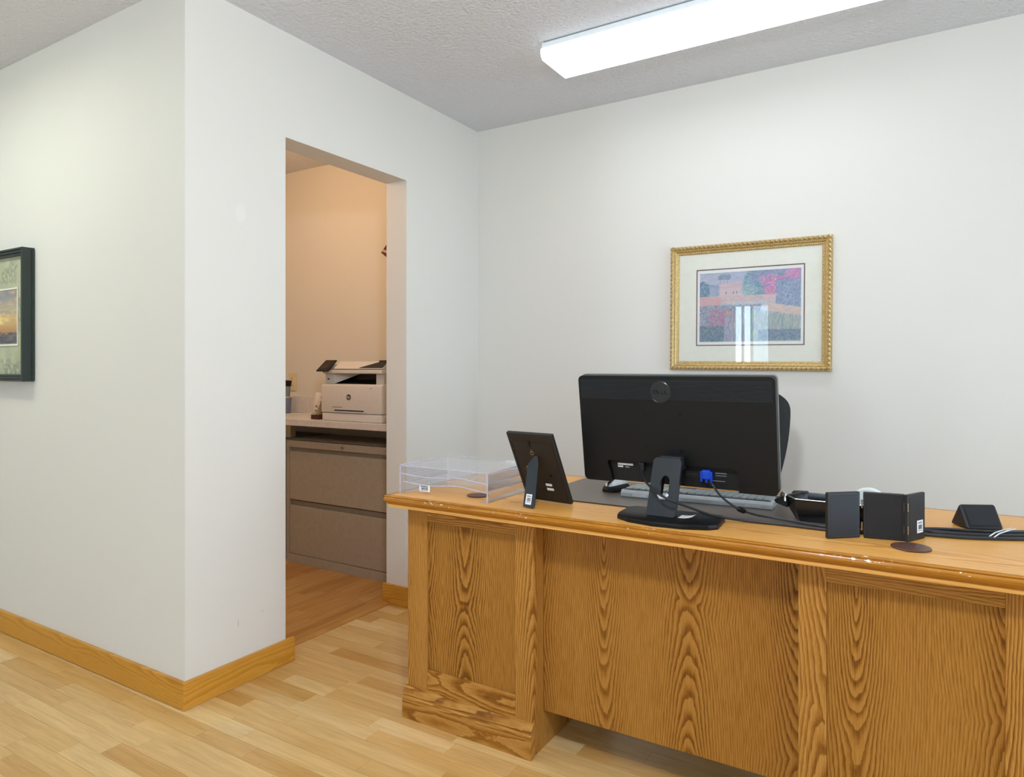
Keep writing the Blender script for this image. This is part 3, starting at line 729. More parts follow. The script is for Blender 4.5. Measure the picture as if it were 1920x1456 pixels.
obj('base_groove', MB().poly([(x*1.004, y_*1.006, 0.0062) for x, y_ in bp], (0, 0, 0.0008)), 'black_gloss', MN)
slip = obj('paper_slip', MB().grid([[(0.046+0.040*i/6, -0.022-0.002*i/6+0.040*j/4, 0.0134+0.007*(i/6)**3) for i in range(7)] for j in range(5)]), 'paper')
slip.location = (-0.617, 1.80, ZT); tag(slip, 'small curled white paper slip on the monitor base', 'paper')
PL = MN.location
def world(p): return PL + (MM @ Vector(p))

# cables
ZW = ZT+0.0042
c1 = thing('power_cable', 'black power cable hanging from the left of the monitor bay across the desk', 'cable', (0, 0, 0))
p0 = world((-0.096, 0.006, 0.050))
obj('plug', MB().poly([world((-0.104, 0.014, 0.062)), world((-0.088, 0.014, 0.062)), world((-0.088, 0.014, 0.036)), world((-0.099, 0.014, 0.036))], (0, -0.016, 0), bev=0.002), 'black_matte', c1)
path1 = [p0+Vector((0.000, -0.002, -0.010)), (-0.685, 1.835, 0.826), (-0.647, 1.790, 0.811), (-0.610, 1.757, 0.801), (-0.578, 1.757, 0.788), (-0.537, 1.790, 0.768), (-0.489, 1.830, 0.746), (-0.42, 1.868, ZW+0.002), (-0.34, 1.880, ZW), (-0.275, 1.880, ZW), (-0.215, 1.880, ZW), (-0.12, 1.900, ZW), (-0.03, 1.943, ZW), (0.07, 1.963, ZW), (0.16, 2.003, ZW), (0.235, 2.048, ZW)]
obj('cord', MB().tube(spline(path1, 10), 0.0034, 8), 'rubber', c1, smooth=True)
c2 = thing('video_cable', 'black monitor cable with blue screw plug and a ferrite lump', 'cable', (0, 0, 0))
def wpoly(x0, x1, y0, y1, z0, z1, bev=0.001):
    mb = B(x0, x1, y0, y1, z0, z1, bev=bev); bmesh.ops.transform(mb.bm, matrix=Matrix.Translation(PL) @ MM, verts=mb.bm.verts[:]); return mb
pg = obj('plug', wpoly(0.079, 0.101, -0.002, 0.014, 0.030, 0.056, 0.003), 'blue', c2)
for x in (0.0735, 0.1005): obj('thumb_screw', wpoly(x, x+0.006, 0.001, 0.011, 0.022, 0.052, 0.0015), 'blue', pg)
obj('strain_relief', wpoly(0.086, 0.094, 0.002, 0.010, 0.018, 0.032, 0.002), 'blue', pg)
e0 = world((0.090, 0.006, 0.018))
path2 = [e0, (-0.504, 1.860, 0.826), (-0.483, 1.858, 0.800), (-0.459, 1.868, 0.777), (-0.431, 1.885, 0.758), (-0.394, 1.908, 0.744), (-0.345, 1.922, ZT+0.010), (-0.28, 1.915, ZT+0.0068), (-0.215, 1.901, ZT+0.0066), (-0.12, 1.918, ZW), (-0.03, 1.957, ZW), (0.07, 1.976, ZW), (0.16, 2.016, ZW), (0.235, 2.061, ZW)]
sp2 = spline(path2, 10)
obj('cord', MB().tube(sp2, 0.0030, 8), 'rubber', c2, smooth=True)
obj('ferrite', MB().tube(sp2[37:44], [0.004, 0.007, 0.0075, 0.0075, 0.0075, 0.007, 0.004], 10), 'black', c2, smooth=True)
c3 = thing('coiled_cable', 'bundle of black cable strands tied with a white twist tie beside the wedge speaker', 'cable', (0, 0, 0))
for k, (o, dz) in enumerate(((0.0, 0.0), (0.008, 0.001), (-0.010, 0.0), (0.004, 0.0062))):
    obj('strand', MB().tube(spline([(-0.03, 2.002+o, ZW+0.001), (0.03, 2.008+o*1.3, ZW+dz), (0.09, 2.022+o*1.1, ZW+dz), (0.145, 2.045+o*0.5, ZW+dz), (0.20, 2.080+o, ZW+dz), (0.245, 2.10+o, ZW+dz)], 8), 0.0036, 8), 'rubber', c3, smooth=True)
for s in (0.0, 0.010):
    obj('twist_tie', MB().tube([(0.118+s, 1.992, ZT+0.003), (0.134+s, 2.018, ZT+0.0125), (0.156+s, 2.058, ZT+0.0145), (0.172+s, 2.09, ZT+0.013)], 0.0014, 6), 'twist', c3)

# ================================================================== tape dispenser
T = thing('tape_dispenser', 'glossy black tray-like tape dispenser behind the folding photo frame', 'tape dispenser', (-0.19, 2.005, ZT))
def octo(x0, x1, y0, y1, c, z): return [(x0+c*0.75, y0, z), (x1, y0, z), (x1, y1, z), (x0+c, y1, z), (x0, (y0+y1)/2+0.008, z), (x0, (y0+y1)/2-0.02, z)]
A0 = octo(-0.118, 0.115, -0.052, 0.050, 0.02, 0.0005); A1 = octo(-0.142, 0.118, -0.056, 0.056, 0.035, 0.040); A2 = octo(-0.142, 0.118, -0.058, 0.058, 0.035, 0.060)
A3 = octo(-0.130, 0.110, -0.050, 0.050, 0.030, 0.062); A4 = octo(-0.120, 0.105, -0.044, 0.044, 0.026, 0.012)
mb = MB(); R_ = [[mb.bm.verts.new(p) for p in L] for L in (A0, A1, A2, A3, A4)]
for a, b in zip(R_, R_[1:]):
    for i in range(6): mb.bm.faces.new((a[i], a[(i+1) % 6], b[(i+1) % 6], b[i]))
mb.bm.faces.new(R_[0][::-1]); mb.bm.faces.new(R_[-1])
obj('body', mb, 'black_gloss', T)
obj('rim', MB().tube([Vector(p)+Vector((0, 0, 0.001)) for p in A2+[A2[0]]], 0.0022, 6), 'black_gloss', T, smooth=True)
obj('chrome_strip', MB().tube([Vector(A2[5])+Vector((0.004, -0.001, 0.002)), Vector(A2[0])+Vector((0, -0.001, 0.002)), Vector(A2[1])+Vector((0, -0.001, 0.002))], 0.0016, 6), 'steel', T, smooth=True)
obj('cutter_nose', MB().poly([(-0.140, -0.022, 0.030), (-0.172, -0.022, 0.040), (-0.176, -0.022, 0.048), (-0.150, -0.022, 0.062), (-0.140, -0.022, 0.058)], (0, 0.034, 0), bev=0.002), 'black', T)
obj('blade', MB().tube([(-0.160, -0.018, 0.062), (-0.154, -0.020, 0.070), (-0.147, -0.022, 0.066), (-0.146, -0.024, 0.048)], 0.004, 8), 'steel', T, smooth=True)
obj('rear_hood', MB().poly([(-0.150, 0.05, 0.04), (-0.140, 0.05, 0.064), (-0.10, 0.05, 0.066), (-0.09, 0.05, 0.04)], (0, 0.02, 0), bev=0.004), 'black', T)
obj('tape_roll', MB().lathe([(0.014, -0.012), (0.043, -0.012), (0.045, -0.010), (0.045, 0.010), (0.043, 0.012), (0.014, 0.012), (0.014, -0.012)], (0.055, 0.0, 0.0535), 40, 'y'), 'mint', T, smooth=40)

# ================================================================== folding triple photo frame
TF_ = thing('folding_photo_frame', 'black triple folding photo frame standing open, seen from behind', 'photo frame', (-0.10, 1.85, ZT))
O = TF_.location
def leaf(p, q, h, stk=None, mat='board_black'):
    p = Vector((p[0], p[1], 0)); q = Vector((q[0], q[1], 0)); p.x -= O.x; p.y -= O.y; q.x -= O.x; q.y -= O.y
    L = (q-p).length; ex = (q-p).normalized(); ey = Vector((-ex.y, ex.x, 0))
    X = Matrix(((ex.x, ey.x, 0, p.x), (ex.y, ey.y, 0, p.y), (0, 0, 1, 0), (0, 0, 0, 1)))
    o = obj('leaf', MB().box(0, L, 0, 0.010, 0.0008, h, bev=0.0022), mat, TF_); o.matrix_local = X
    obj('picture_side', B(0.008, L-0.008, 0.0095, 0.0104, 0.010, h-0.010), 'screen', o)
    obj('back_panel', B(0.006, L-0.006, -0.0006, 0.0006, 0.007, h-0.007, bev=0.0004, seg=1), 'black_matte', o)
    return o, L
H3 = 0.1115
lf1, L1 = leaf((-0.209, 1.796), (-0.1435, 1.853), H3)
lf2, L2 = leaf((-0.1365, 1.853), (-0.049, 1.866), H3)
lf3, L3 = leaf((-0.0435, 1.860), (-0.009, 1.929), H3)
def hinge(x, y_, z, par=TF_):
    o = obj('hinge', MB().tube([(x-O.x, y_-O.y, z), (x-O.x, y_-O.y, z+0.020)], 0.0019, 8), 'steel', par, smooth=True)
    return o
for z in (0.018, 0.072):
    hinge(-0.1398, 1.8555, z); hinge(-0.0467, 1.8655, z)
    obj('hinge_leaf', B(0.0005, 0.0015, -0.001, 0.0095, z, z+0.020, bev=0), 'steel', lf3)
    for dz in (0.004, 0.014): obj('hinge_screw', MB().lathe([(0.0014, -0.0014), (0, -0.0016)], (0.0005, 0.0045, z+dz+0.001), 8, 'x'), 'black_gloss', lf3)
sticker(lf3, 'barcode_label', 0.026, 0.030, Matrix.Translation((L3-0.026, -0.0012, 0.032)) @ Matrix.Rotation(PI/2, 4, 'X'))

# ================================================================== wedge speaker
W = thing('wedge_speaker', 'small black triangular wedge speaker near the right end of the desk', 'speaker', (0.104, 2.133, ZT), (0, 0, math.radians(28)))
tri = [(-0.040, 0.001), (0.040, 0.001), (0.0, 0.062)]
obj('body', MB().poly([(-0.046, a, b) for a, b in tri], (0.092, 0, 0), bev=0.008, seg=4), 'black_matte', W, smooth=50)
obj('cloth_face', MB().poly([(-0.036, -0.0345, 0.0115), (0.036, -0.0345, 0.0115), (0.036, -0.0085, 0.0505), (-0.036, -0.0085, 0.0505)], (0, -0.0006, 0.0004)), 'black_matte', W)

# ================================================================== office chair behind the desk
Ch = thing('office_chair', 'black mesh-back office chair behind the monitor', 'chair', (-0.655, 2.50, 0))
def backshell(nu=20, nv=44):
    F_, Bk = [], []
    for j in range(nv+1):
        s = j/nv; z = 0.58+0.49*s
        zz = z
        if zz < 0.97: hwid = 0.135+0.078*math.sin(max(0, (zz-0.58)/0.39)*PI/2)
        else: hwid = 0.213*math.sqrt(max(0.0, 1-((zz-0.97)/0.104)**2.6))
        hwid = max(hwid, 0.02); row, row2 = [], []
        for i in range(nu+1):
            u = -1+2*i/nu; x = u*hwid; y_ = 0.235+0.05*(s-0.3)-0.045*u*u
            e = 0.016*(1-abs(u)**6)
            row.append((x, y_-e, z)); row2.append((x, y_+e, z))
        F_.append(row); Bk.append(row2)
    m = MB().grid(F_).grid([r[::-1] for r in Bk])
    bmesh.ops.remove_doubles(m.bm, verts=m.bm.verts[:], dist=1e-4); bmesh.ops.holes_fill(m.bm, edges=[e for e in m.bm.edges if e.is_boundary]); return m
obj('backrest', backshell(), 'mesh_black', Ch, smooth=60)
obj('back_support', MB().tube(spline([(0, 0.06, 0.40), (0, 0.24, 0.42), (0, 0.275, 0.52), (0, 0.275, 0.72)], 8), 0.022, 10), 'black', Ch, smooth=True)
obj('seat', MB().box(-0.24, 0.24, -0.22, 0.22, 0.42, 0.50, bev=0.035, seg=4), 'mesh_black', Ch, smooth=60)
obj('gas_lift', MB().lathe([(0.028, 0.10), (0.028, 0.28), (0.018, 0.28), (0.018, 0.42)], seg=20), 'black', Ch, smooth=True)
for k in range(5):
    a = 2*PI*k/5+0.3; c, s = math.cos(a), math.sin(a)
    lg = obj('base_leg', MB().tube([(0.02*c, 0.02*s, 0.11), (0.15*c, 0.15*s, 0.095), (0.28*c, 0.28*s, 0.068)], [0.024, 0.02, 0.014], 10), 'black', Ch, smooth=True)
    obj('caster', MB().lathe([(0.012, -0.018), (0.027, -0.016), (0.027, 0.016), (0.012, 0.018)], (0.28*c, 0.28*s, 0.0275), 20, 'x'), 'black_gloss', lg, smooth=True)

# ================================================================== pictures
def paint_mesh(name, w_, h, img, mat='print'):
    """flat print: colour grid img[row from bottom][col] in sRGB 0..1"""
    ny, nx = img.shape[:2]
    xs = np.linspace(-w_/2, w_/2, nx+1); zs = np.linspace(-h/2, h/2, ny+1)
    V = [(float(x), 0.0, float(z)) for z in zs for x in xs]; n = nx+1
    Fc = [(r*n+c, r*n+c+1, (r+1)*n+c+1, (r+1)*n+c) for r in range(ny) for c in range(nx)]
    me = bpy.data.meshes.new(name); me.from_pydata(V, [], Fc)
    at = me.color_attributes.new('Col', 'FLOAT_COLOR', 'CORNER')
    lin = np.where(img <= 0.04045, img/12.92, ((img+0.055)/1.055)**2.4).reshape(-1, 3)
    col = np.ones((ny*nx*4, 4), np.float32); col[:, :3] = np.repeat(lin, 4, axis=0)
    at.data.foreach_set('color', col.ravel()); return me
def hexc(h): h = h.lstrip('#'); return np.array([int(h[i:i+2], 16)/255 for i in (0, 2, 4)])
rng = np.random.default_rng(5)
def dabs(img, n, region, cols, sx, sy, alpha=0.8, jit=0.04):
    ny, nx = img.shape[:2]
    for _ in range(n):
        x, y_ = rng.random(), rng.random()
        X, Y = region(x, y_)
        if X is None: continue
        c = hexc(cols[rng.integers(len(cols))])+rng.normal(0, jit, 3)
        rx, ry = max(0.6, sx*nx*(0.6+0.8*rng.random())), max(0.6, sy*ny*(0.6+0.8*rng.random()))
        cx, cy = X*nx, Y*ny
        x0, x1, y0, y1 = int(max(0, cx-rx)), int(min(nx, cx+rx+1)), int(max(0, cy-ry)), int(min(ny, cy+ry+1))
        if x1 <= x0 or y1 <= y0: continue
        yy, xx = np.mgrid[y0:y1, x0:x1]; m = (((xx+0.5-cx)/rx)**2+((yy+0.5-cy)/ry)**2 < 1)
        img[y0:y1, x0:x1][m] = img[y0:y1, x0:x1][m]*(1-alpha)+np.clip(c, 0, 1)*alpha
def rect(x0, x1, y0, y1): return lambda a, b: (x0+(x1-x0)*a, y0+(y1-y0)*b)
def ell(cx, cy, rx, ry):
    def f(a, b):
        r = math.sqrt(a); t_ = 2*PI*b; return cx+rx*r*math.cos(t_), cy+ry*r*math.sin(t_)
    return f
def under(x0, x1, fy0, fy1): return lambda a, b: ((x0+(x1-x0)*a), fy0(x0+(x1-x0)*a)+(fy1(x0+(x1-x0)*a)-fy0(x0+(x1-x0)*a))*b)
# garden villa print
NX, NY = 240, 162
im = np.zeros((NY, NX, 3)); im[:] = hexc('#b3b4cc')
dabs(im, 1500, rect(0, 1, 0.60, 1), ['#b4b5ce', '#a9aecb', '#bdb9cc', '#a2abc9', '#b9c0d6'], 0.04, 0.014, 0.5, 0.012)
dabs(im, 420, rect(0.0, 0.26, 0.62, 0.82), ['#8695b8', '#929dbc', '#a3abc5', '#9fa2c2'], 0.022, 0.014, 0.5)
dabs(im, 260, ell(0.03, 0.74, 0.07, 0.13), ['#6388a6', '#597c98', '#7c9cb0', '#5a7590'], 0.009, 0.014)
im[int(.62*NY):int(.79*NY), int(.21*NX):int(.44*NX)] = hexc('#d8c0c4')
for j_ in range(int(.775*NY), int(.85*NY)):
    k = (j_-.775*NY)/(.075*NY); im[j_, int((.205+.03*k)*NX):int((.46-.04*k)*NX)] = hexc('#d2a6b4')
dabs(im, 200, rect(.21, .45, .62, .84), ['#d8c0c4', '#d3b0bc', '#c9b6c4'], 0.02, 0.010, 0.4, 0.015)
for cx in (.27, .345, .375): im[int(.69*NY):int(.725*NY), int(cx*NX):int(cx*NX)+3] = hexc('#8b86a4')
for cx in (.215, .25, .285):
    im[int(.84*NY):int(.92*NY), int(cx*NX)] = hexc('#8486a2')
    dabs(im, 70, ell(cx+0.004, .93, .03, .035), ['#6d83a0', '#788ca4', '#8a97b0'], 0.006, 0.008)
dabs(im, 1300, ell(.58, .82, .13, .22), ['#6f97b4', '#6289ac', '#84acb8', '#7a9cbe', '#90b2b4', '#5d83a6'], 0.010, 0.012)
dabs(im, 420, ell(.50, .73, .07, .08), ['#7d9eb6', '#93b0b8', '#adbfbe'], 0.009, 0.012)
dabs(im, 1200, rect(.52, 1, .84, 1), ['#7a92b8', '#889cbc', '#948fb8', '#6c90aa', '#a295bd'], 0.010, 0.013)
dabs(im, 260, ell(.72, .86, .12, .08), ['#c284b4', '#cc96c0', '#b279ac'], 0.010, 0.010)
dabs(im, 420, ell(.76, .78, .12, .11), ['#c47aae', '#d292bc', '#b56ca2', '#d7a6c8', '#ab7fb6', '#9d86bc'], 0.010, 0.011)
dabs(im, 260, ell(.93, .93, .08, .07), ['#c47aae', '#d292bc', '#b08ac0'], 0.010, 0.011)
dabs(im, 160, ell(.71, .70, .05, .06), ['#c27ba8', '#d194b8'], 0.009, 0.010)
dabs(im, 900, rect(0, .80, .55, .655), ['#d4b6ba', '#d9bebc', '#ceaab2', '#dcc6c2', '#c6b2c0'], 0.018, 0.008, 0.5, 0.015)
dabs(im, 360, rect(0, .22, .52, .645), ['#d8a6aa', '#d29ca4', '#cda2ac'], 0.014, 0.008, 0.5, 0.015)
dabs(im, 1500, rect(.77, 1, .40, .84), ['#7a8fba', '#8ba2c4', '#6c85ae', '#9dafc8', '#9194bc', '#8a9ab0', '#7c9cb4'], 0.007, 0.014)
dabs(im, 700, under(.48, 1, lambda x: .50-.32*(x-.5), lambda x: .58-.24*(x-.5)), ['#dcc0b0', '#e2cab8', '#d2b2a6', '#cdb6ba', '#c8bcc8'], 0.022, 0.009, 0.5, 0.015)
dabs(im, 900, rect(.34, .68, .33, .56), ['#c7c9da', '#bcc7da', '#d3d2dc', '#b4c6d2', '#aab9cc'], 0.014, 0.010, 0.5, 0.02)
cols_ = ['#7896ac', '#6a8aa2', '#9480a8', '#88a6a8', '#aa848e', '#627c98', '#9ab2b2', '#7a7ca2', '#b7a6b8', '#8fa3c0']
dabs(im, 4200, under(0, .62, lambda x: 0, lambda x: .52), cols_, 0.006, 0.013, 0.75, 0.03)
dabs(im, 500, rect(.10, .34, .20, .46), ['#b9748c', '#c08698', '#a56f96', '#8f7fa8'], 0.005, 0.011)
dabs(im, 110, rect(.27, .34, .28, .42), ['#dc8a5c', '#dba27c', '#d07c68'], 0.005, 0.018, 0.7)
dabs(im, 900, rect(.26, .52, 0, .40), ['#8a789e', '#9aa9b6', '#ac93a6', '#7a90aa', '#b7c3cc'], 0.003, 0.04, 0.6)
dabs(im, 2600, under(.5, 1, lambda x: 0, lambda x: .44-.22*(x-.5)), ['#94ada8', '#a6b8a8', '#84a0aa', '#b7bca8', '#929aa8', '#7492a2', '#c0b8ac', '#9aa6b8'], 0.004, 0.030, 0.6, 0.03)
dabs(im, 700, rect(.60, 1, .02, .16), ['#64859a', '#768aa0', '#888ba6', '#5c7890'], 0.006, 0.016)
dabs(im, 600, rect(0, .25, 0, .22), ['#4f6a80', '#5c788a', '#6a7a94', '#7d90a0'], 0.008, 0.016, 0.7)
im = np.clip(im*0.86+0.13, 0, 1)

PX0, PX1, PZ0, PZ1 = -1.028, -0.343, 1.128, 1.693
pc = thing('gilt_picture', 'gold carved picture frame with a garden landscape print on the back wall', 'picture', ((PX0+PX1)/2, YB-0.0004, (PZ0+PZ1)/2), (0, math.radians(0.45), 0))
HW, HH = (PX1-PX0)/2, (PZ1-PZ0)/2
gp = [(0.0, 0.0), (0.0, 0.016), (0.004, 0.024), (0.010, 0.027), (0.015, 0.024), (0.018, 0.020), (0.022, 0.021), (0.0255, 0.019), (0.029, 0.0145), (0.034, 0.0135), (0.0395, 0.010), (0.0395, 0.003), (0.0395, 0.0)]   # inward, out of the wall
def rail(side):
    rows_ = []
    for i_, d_ in gp:
        x, z = HW-i_, HH-i_
        a, b = {'t': ((-x, z), (x, z)), 'b': ((-x, -z), (x, -z)), 'l': ((-x, -z), (-x, z)), 'r': ((x, -z), (x, z))}[side]
        rows_.append([(a[0], -d_, a[1]), (b[0], -d_, b[1])])
    return MB().grid(rows_)
for sd in 'tblr':
    ro_ = obj('frame_rail', rail(sd), 'gold_dark', pc, smooth=40)
    L = HW if sd in 'tb' else HH; mb = MB(); n = int(L*2/0.0190)
    for k in range(n):
        s = -L+0.008+(2*L-0.016)*k/(n-1)
        def pt(al, inn, out):
            v = HW-inn if sd in 'lr' else HH-inn
            return {'t': (s+al, -out, v), 'b': (s+al, -out, -v), 'l': (-v, -out, s+al), 'r': (v, -out, s+al)}[sd]
        mb.tube([pt(-0.010, 0.003, 0.015), pt(-0.004, 0.005, 0.027), pt(0.004, 0.010, 0.0315), pt(0.010, 0.017, 0.0245)], [0.001, 0.0042, 0.0044, 0.001], 6)
    lo_ = obj('carved_leaves', mb, 'gold', ro_, smooth=60); lo_['kind'] = 'stuff'
    L2_ = L-0.033; mb = MB(); n = int(L2_*2/0.0085)
    for k in range(n):
        s = -L2_+2*L2_*k/(n-1); v = (HW if sd in 'lr' else HH)-0.0335
        c = {'t': (s, -0.0138, v), 'b': (s, -0.0138, -v), 'l': (-v, -0.0138, s), 'r': (v, -0.0138, s)}[sd]
        g = bmesh.ops.create_icosphere(mb.bm, subdivisions=1, radius=0.0034)['verts']; bmesh.ops.translate(mb.bm, verts=g, vec=c)
    be = obj('beading', mb, 'gold', ro_, smooth=60); be['kind'] = 'stuff'
obj('backing', B(-HW+0.005, HW-0.005, -0.006, -0.0005, -HH+0.005, HH-0.005), 'board_black', pc)
def ring_frame(x0, x1, z0, z1, X0, X1, Z0, Z1, y0, y1):
    mb = MB(); mb.box(X0, X1, y0, y1, z1, Z1); mb.box(X0, X1, y0, y1, Z0, z0); mb.box(X0, x0, y0, y1, z0, z1); mb.box(x1, X1, y0, y1, z0, z1); return mb
cxm, czm = (PX0+PX1)/2, (PZ0+PZ1)/2
mx0, mx1, mz0, mz1 = -0.910-cxm, -0.449-cxm, 1.237-czm, 1.583-czm
obj('outer_mat', ring_frame(mx0, mx1, mz0, mz1, -HW+0.03, HW-0.03, -HH+0.03, HH-0.03, -0.0085, -0.0068), 'mat_cream', pc)
obj('inner_fillet', ring_frame(mx0+0.0045, mx1-0.0045, mz0+0.0045, mz1-0.0045, mx0-0.002, mx1+0.002, mz0-0.002, mz1+0.002, -0.0072, -0.0064), 'mat_red', pc)
obj('print_paper', B(mx0-0.001, mx1+0.001, -0.0063, -0.0060, mz0-0.001, mz1+0.001), 'paper', pc)
pw, ph = (mx1-mx0)-0.031, (mz1-mz0)-0.036
obj('landscape_print', paint_mesh('landscape_print', pw, ph, im), 'print', pc, loc=((mx0+mx1)/2, -0.0066, (mz0+mz1)/2))
obj('picture_glass', B(-HW+0.036, HW-0.036, -0.0125, -0.0110, -HH+0.036, HH-0.036), 'glass', pc)

# dark framed picture on the left wall, running out of the view
LX0, LX1, LZ0, LZ1 = -3.80, -3.150, 1.083, 1.632
LD = 0.046
lp = thing('dark_framed_picture', 'green-black deep framed picture with sage mat on the left wall', 'picture', ((LX0+LX1)/2, YL-0.0004, (LZ0+LZ1)/2))
HW, HH = (LX1-LX0)/2, (LZ1-LZ0)/2
gp = [(0.0, 0.0), (0.0, LD), (0.002, LD+0.001), (0.007, LD), (0.0085, LD-0.006), (0.0115, LD-0.006), (0.0125, LD-0.002), (0.018, LD-0.003), (0.0195, LD-0.010), (0.0225, LD-0.010), (0.0235, LD-0.008), (0.028, LD-0.009), (0.029, LD-0.022), (0.029, 0.0)]
for sd in 'tblr': obj('frame_rail', rail(sd), 'green_black', lp, smooth=30)
obj('wall_spacer', ring_frame(-HW+0.02, HW-0.02, -HH+0.02, HH-0.02, -HW-0.004, HW+0.004, -HH+0.005, HH-0.008, -0.010, -0.0005), 'green_black', lp)
NX, NY = 130, 110
im = np.zeros((NY, NX, 3)); im[:] = hexc('#b9bc9e')
dabs(im, 500, rect(0, 1, 0, 1), ['#bcc0a4', '#b2b698', '#c2c4aa', '#adb294'], 0.05, 0.05, 0.4, 0.01)
def stalk(x, y0, h, lean, n):
    for k in range(n):
        s = k/n; X = x+lean*s+0.01*math.sin(s*7); Y = y0+h*s
        dabs(im, 2, ell(X, Y, .008, .008), ['#979c86', '#8f937e', '#a4a692'], 0.006, 0.014, 0.5, 0.01)
        if k % 3 == 0: dabs(im, 2, ell(X+random.choice((-.02, .02)), Y+.015, .008, .012), ['#9a9c8c', '#938f84'], 0.014, 0.012, 0.5, 0.01)
for i in range(26):
    stalk(random.uniform(.02, .98), 0.0, random.uniform(.08, .2), random.uniform(-.05, .05), 12)
for i in range(20): stalk(random.uniform(.02, .98), 0.78, random.uniform(.08, .18), random.uniform(-.05, .05), 10)
for i in range(8): stalk(.93+random.uniform(-.03, .04), random.uniform(.3, .6), .12, random.uniform(-.03, .03), 9)
obj('sage_mat', paint_mesh('sage_mat', HW*2-0.05, HH*2-0.05, im), 'print', lp, loc=(0, -LD+0.024, 0))
obj('mat_board', B(-HW+0.01, HW-0.01, -LD+0.0245, -LD+0.032, -HH+0.01, HH-0.01), 'paper', lp)
wx1 = -3.235-(LX0+LX1)/2; wz0, wz1 = 1.232-(LZ0+LZ1)/2, 1.474-(LZ0+LZ1)/2; wx0 = -wx1
obj('bevel_border', ring_frame(wx0+0.006, wx1-0.006, wz0+0.006, wz1-0.006, wx0, wx1, wz0, wz1, -LD+0.020, -LD+0.0238), 'mat_cream', lp)
NX, NY = 90, 56
im = np.zeros((NY, NX, 3))
for j in range(NY):
    s = j/NY; k = np.array([[0.0, *hexc('#6d6a6e')], [0.12, *hexc('#8a7a70')], [0.22, *hexc('#b98f66')], [0.42, *hexc('#d9b679')], [0.62, *hexc('#c2b59c')], [0.8, *hexc('#9a9a9e')], [1, *hexc('#84868e')]])
    im[j] = [np.interp(s, k[:, 0], k[:, c+1]) for c in range(3)]
dabs(im, 240, rect(0, 1, .35, 1), ['#d8bd90', '#b4a890', '#9a989a', '#c8a878', '#a89a8c'], 0.05, 0.025, 0.4, 0.01)
dabs(im, 60, rect(.3, .8, .36, .52), ['#f0cd7c', '#ecc070', '#f4dca0'], 0.05, 0.03, 0.5, 0.01)
dabs(im, 200, rect(0, 1, .0, .2), ['#6a6a72', '#7c7270', '#58585e'], 0.05, 0.02, 0.6, 0.01)
obj('sunset_print', paint_mesh('sunset_print', wx1-wx0-0.010, wz1-wz0-0.010, np.clip(im, 0, 1)), 'print', lp, loc=(0, -LD+0.0222, 0))

# ================================================================== copy room
ZK = 0.845
ct = thing('laminate_counter', 'white laminate counter along the copy room wall', 'counter', (-3.2, 2.89, 0))
obj('worktop', B(-0.99, 0.94, -0.215, 0.222, ZK-0.036, ZK, bev=0.002), 'laminate', ct)
obj('backsplash', B(-0.99, 0.94, 0.198, 0.2225, ZK, ZK+0.108, bev=0.002), 'laminate', ct)
obj('support_block', B(-0.150, -0.100, -0.06, -0.02, 0.7205, ZK-0.036), 'ivory', ct)
obj('support_block', B(0.88, 0.935, -0.06, -0.02, 0.0, ZK-0.036), 'ivory', ct)
obj('support_block', B(-0.985, -0.93, -0.06, -0.02, 0.0, ZK-0.036), 'ivory', ct)
def cabinet(label, x0, x1, yf, mat, mat2):
    c = thing('lateral_file_cabinet', label, 'file cabinet', ((x0+x1)/2, yf, 0.0), group=None); h = (x1-x0)/2
    obj('body', ring_frame(-h+0.020, h-0.020, 0.05, 0.676, -h, h, 0.0005, 0.72, 0.0, 0.33), mat, c)
    obj('back_sheet', B(-h, h, 0.322, 0.33, 0.0005, 0.72), mat, c)
    obj('top_sheet', B(-h, h, 0.0, 0.33, 0.716, 0.7205), mat, c)
    for z0, z1 in ((0.053, 0.333), (0.369, 0.651)):
        d_ = obj('drawer', B(-h+0.022, h-0.022, 0.004, 0.30, z0, z1, bev=0.002), mat, c)
        obj('finger_pull', MB().poly([(-h+0.022, 0.018, z1-0.002), (-h+0.022, 0.040, z1-0.002), (-h+0.022, 0.040, z1+0.030), (-h+0.022, 0.012, z1+0.030)], (2*h-0.044, 0, 0)), mat2, d_)
    lk = obj('lock', MB().lathe([(0.011, 0.0), (0.011, -0.004), (0.008, -0.006), (0, -0.006)], (-0.01, 0.0, 0.697), 20, 'y'), 'steel', c, smooth=30)
    obj('keyway', B(-0.0115, -0.0085, -0.0068, -0.0055, 0.692, 0.702), 'ink', lk)
    return c
cabinet('putty two-drawer lateral file cabinet with lock, under the printer counter', -3.232, -2.30, 2.742, 'putty', 'putty_dark')
cabinet('grey file cabinet left of the putty cabinet, mostly behind the door edge', -4.15, -3.245, 2.775, 'grey_steel', 'grey_steel')

# printer
PR = thing('laser_printer', 'white multifunction laser printer with tilted touch panel on the copy room counter', 'printer', (-2.68, 2.705, ZK))
w2 = 0.222
obj('paper_base', B(-w2, w2, 0.004, 0.33, 0.0006, 0.045, bev=0.006), 'printer', PR, smooth=30)
fd = obj('front_door', MB().poly([(-w2-0.003, 0.001, 0.047), (-w2-0.003, 0.0, 0.196), (-w2-0.003, 0.014, 0.205), (-w2-0.003, 0.10, 0.205), (-w2-0.003, 0.10, 0.047)], (2*w2+0.006, 0, 0), bev=0.005), 'printer', PR, smooth=30)
obj('body', B(-w2+0.001, w2-0.001, 0.10, 0.33, 0.045, 0.262, bev=0.004), 'printer', PR, smooth=30)
gp_ = obj('tray_grip', B(-0.142, 0.108, -0.0012, 0.006, 0.049, 0.066), 'printer_grey', fd)
obj('grip_slot', B(-0.120, 0.098, -0.0018, 0.004, 0.057, 0.064), 'ink', gp_)
obj('model_print', B(-0.138, -0.065, -0.0012, 0.002, 0.076, 0.0795), 'grey_print', fd)
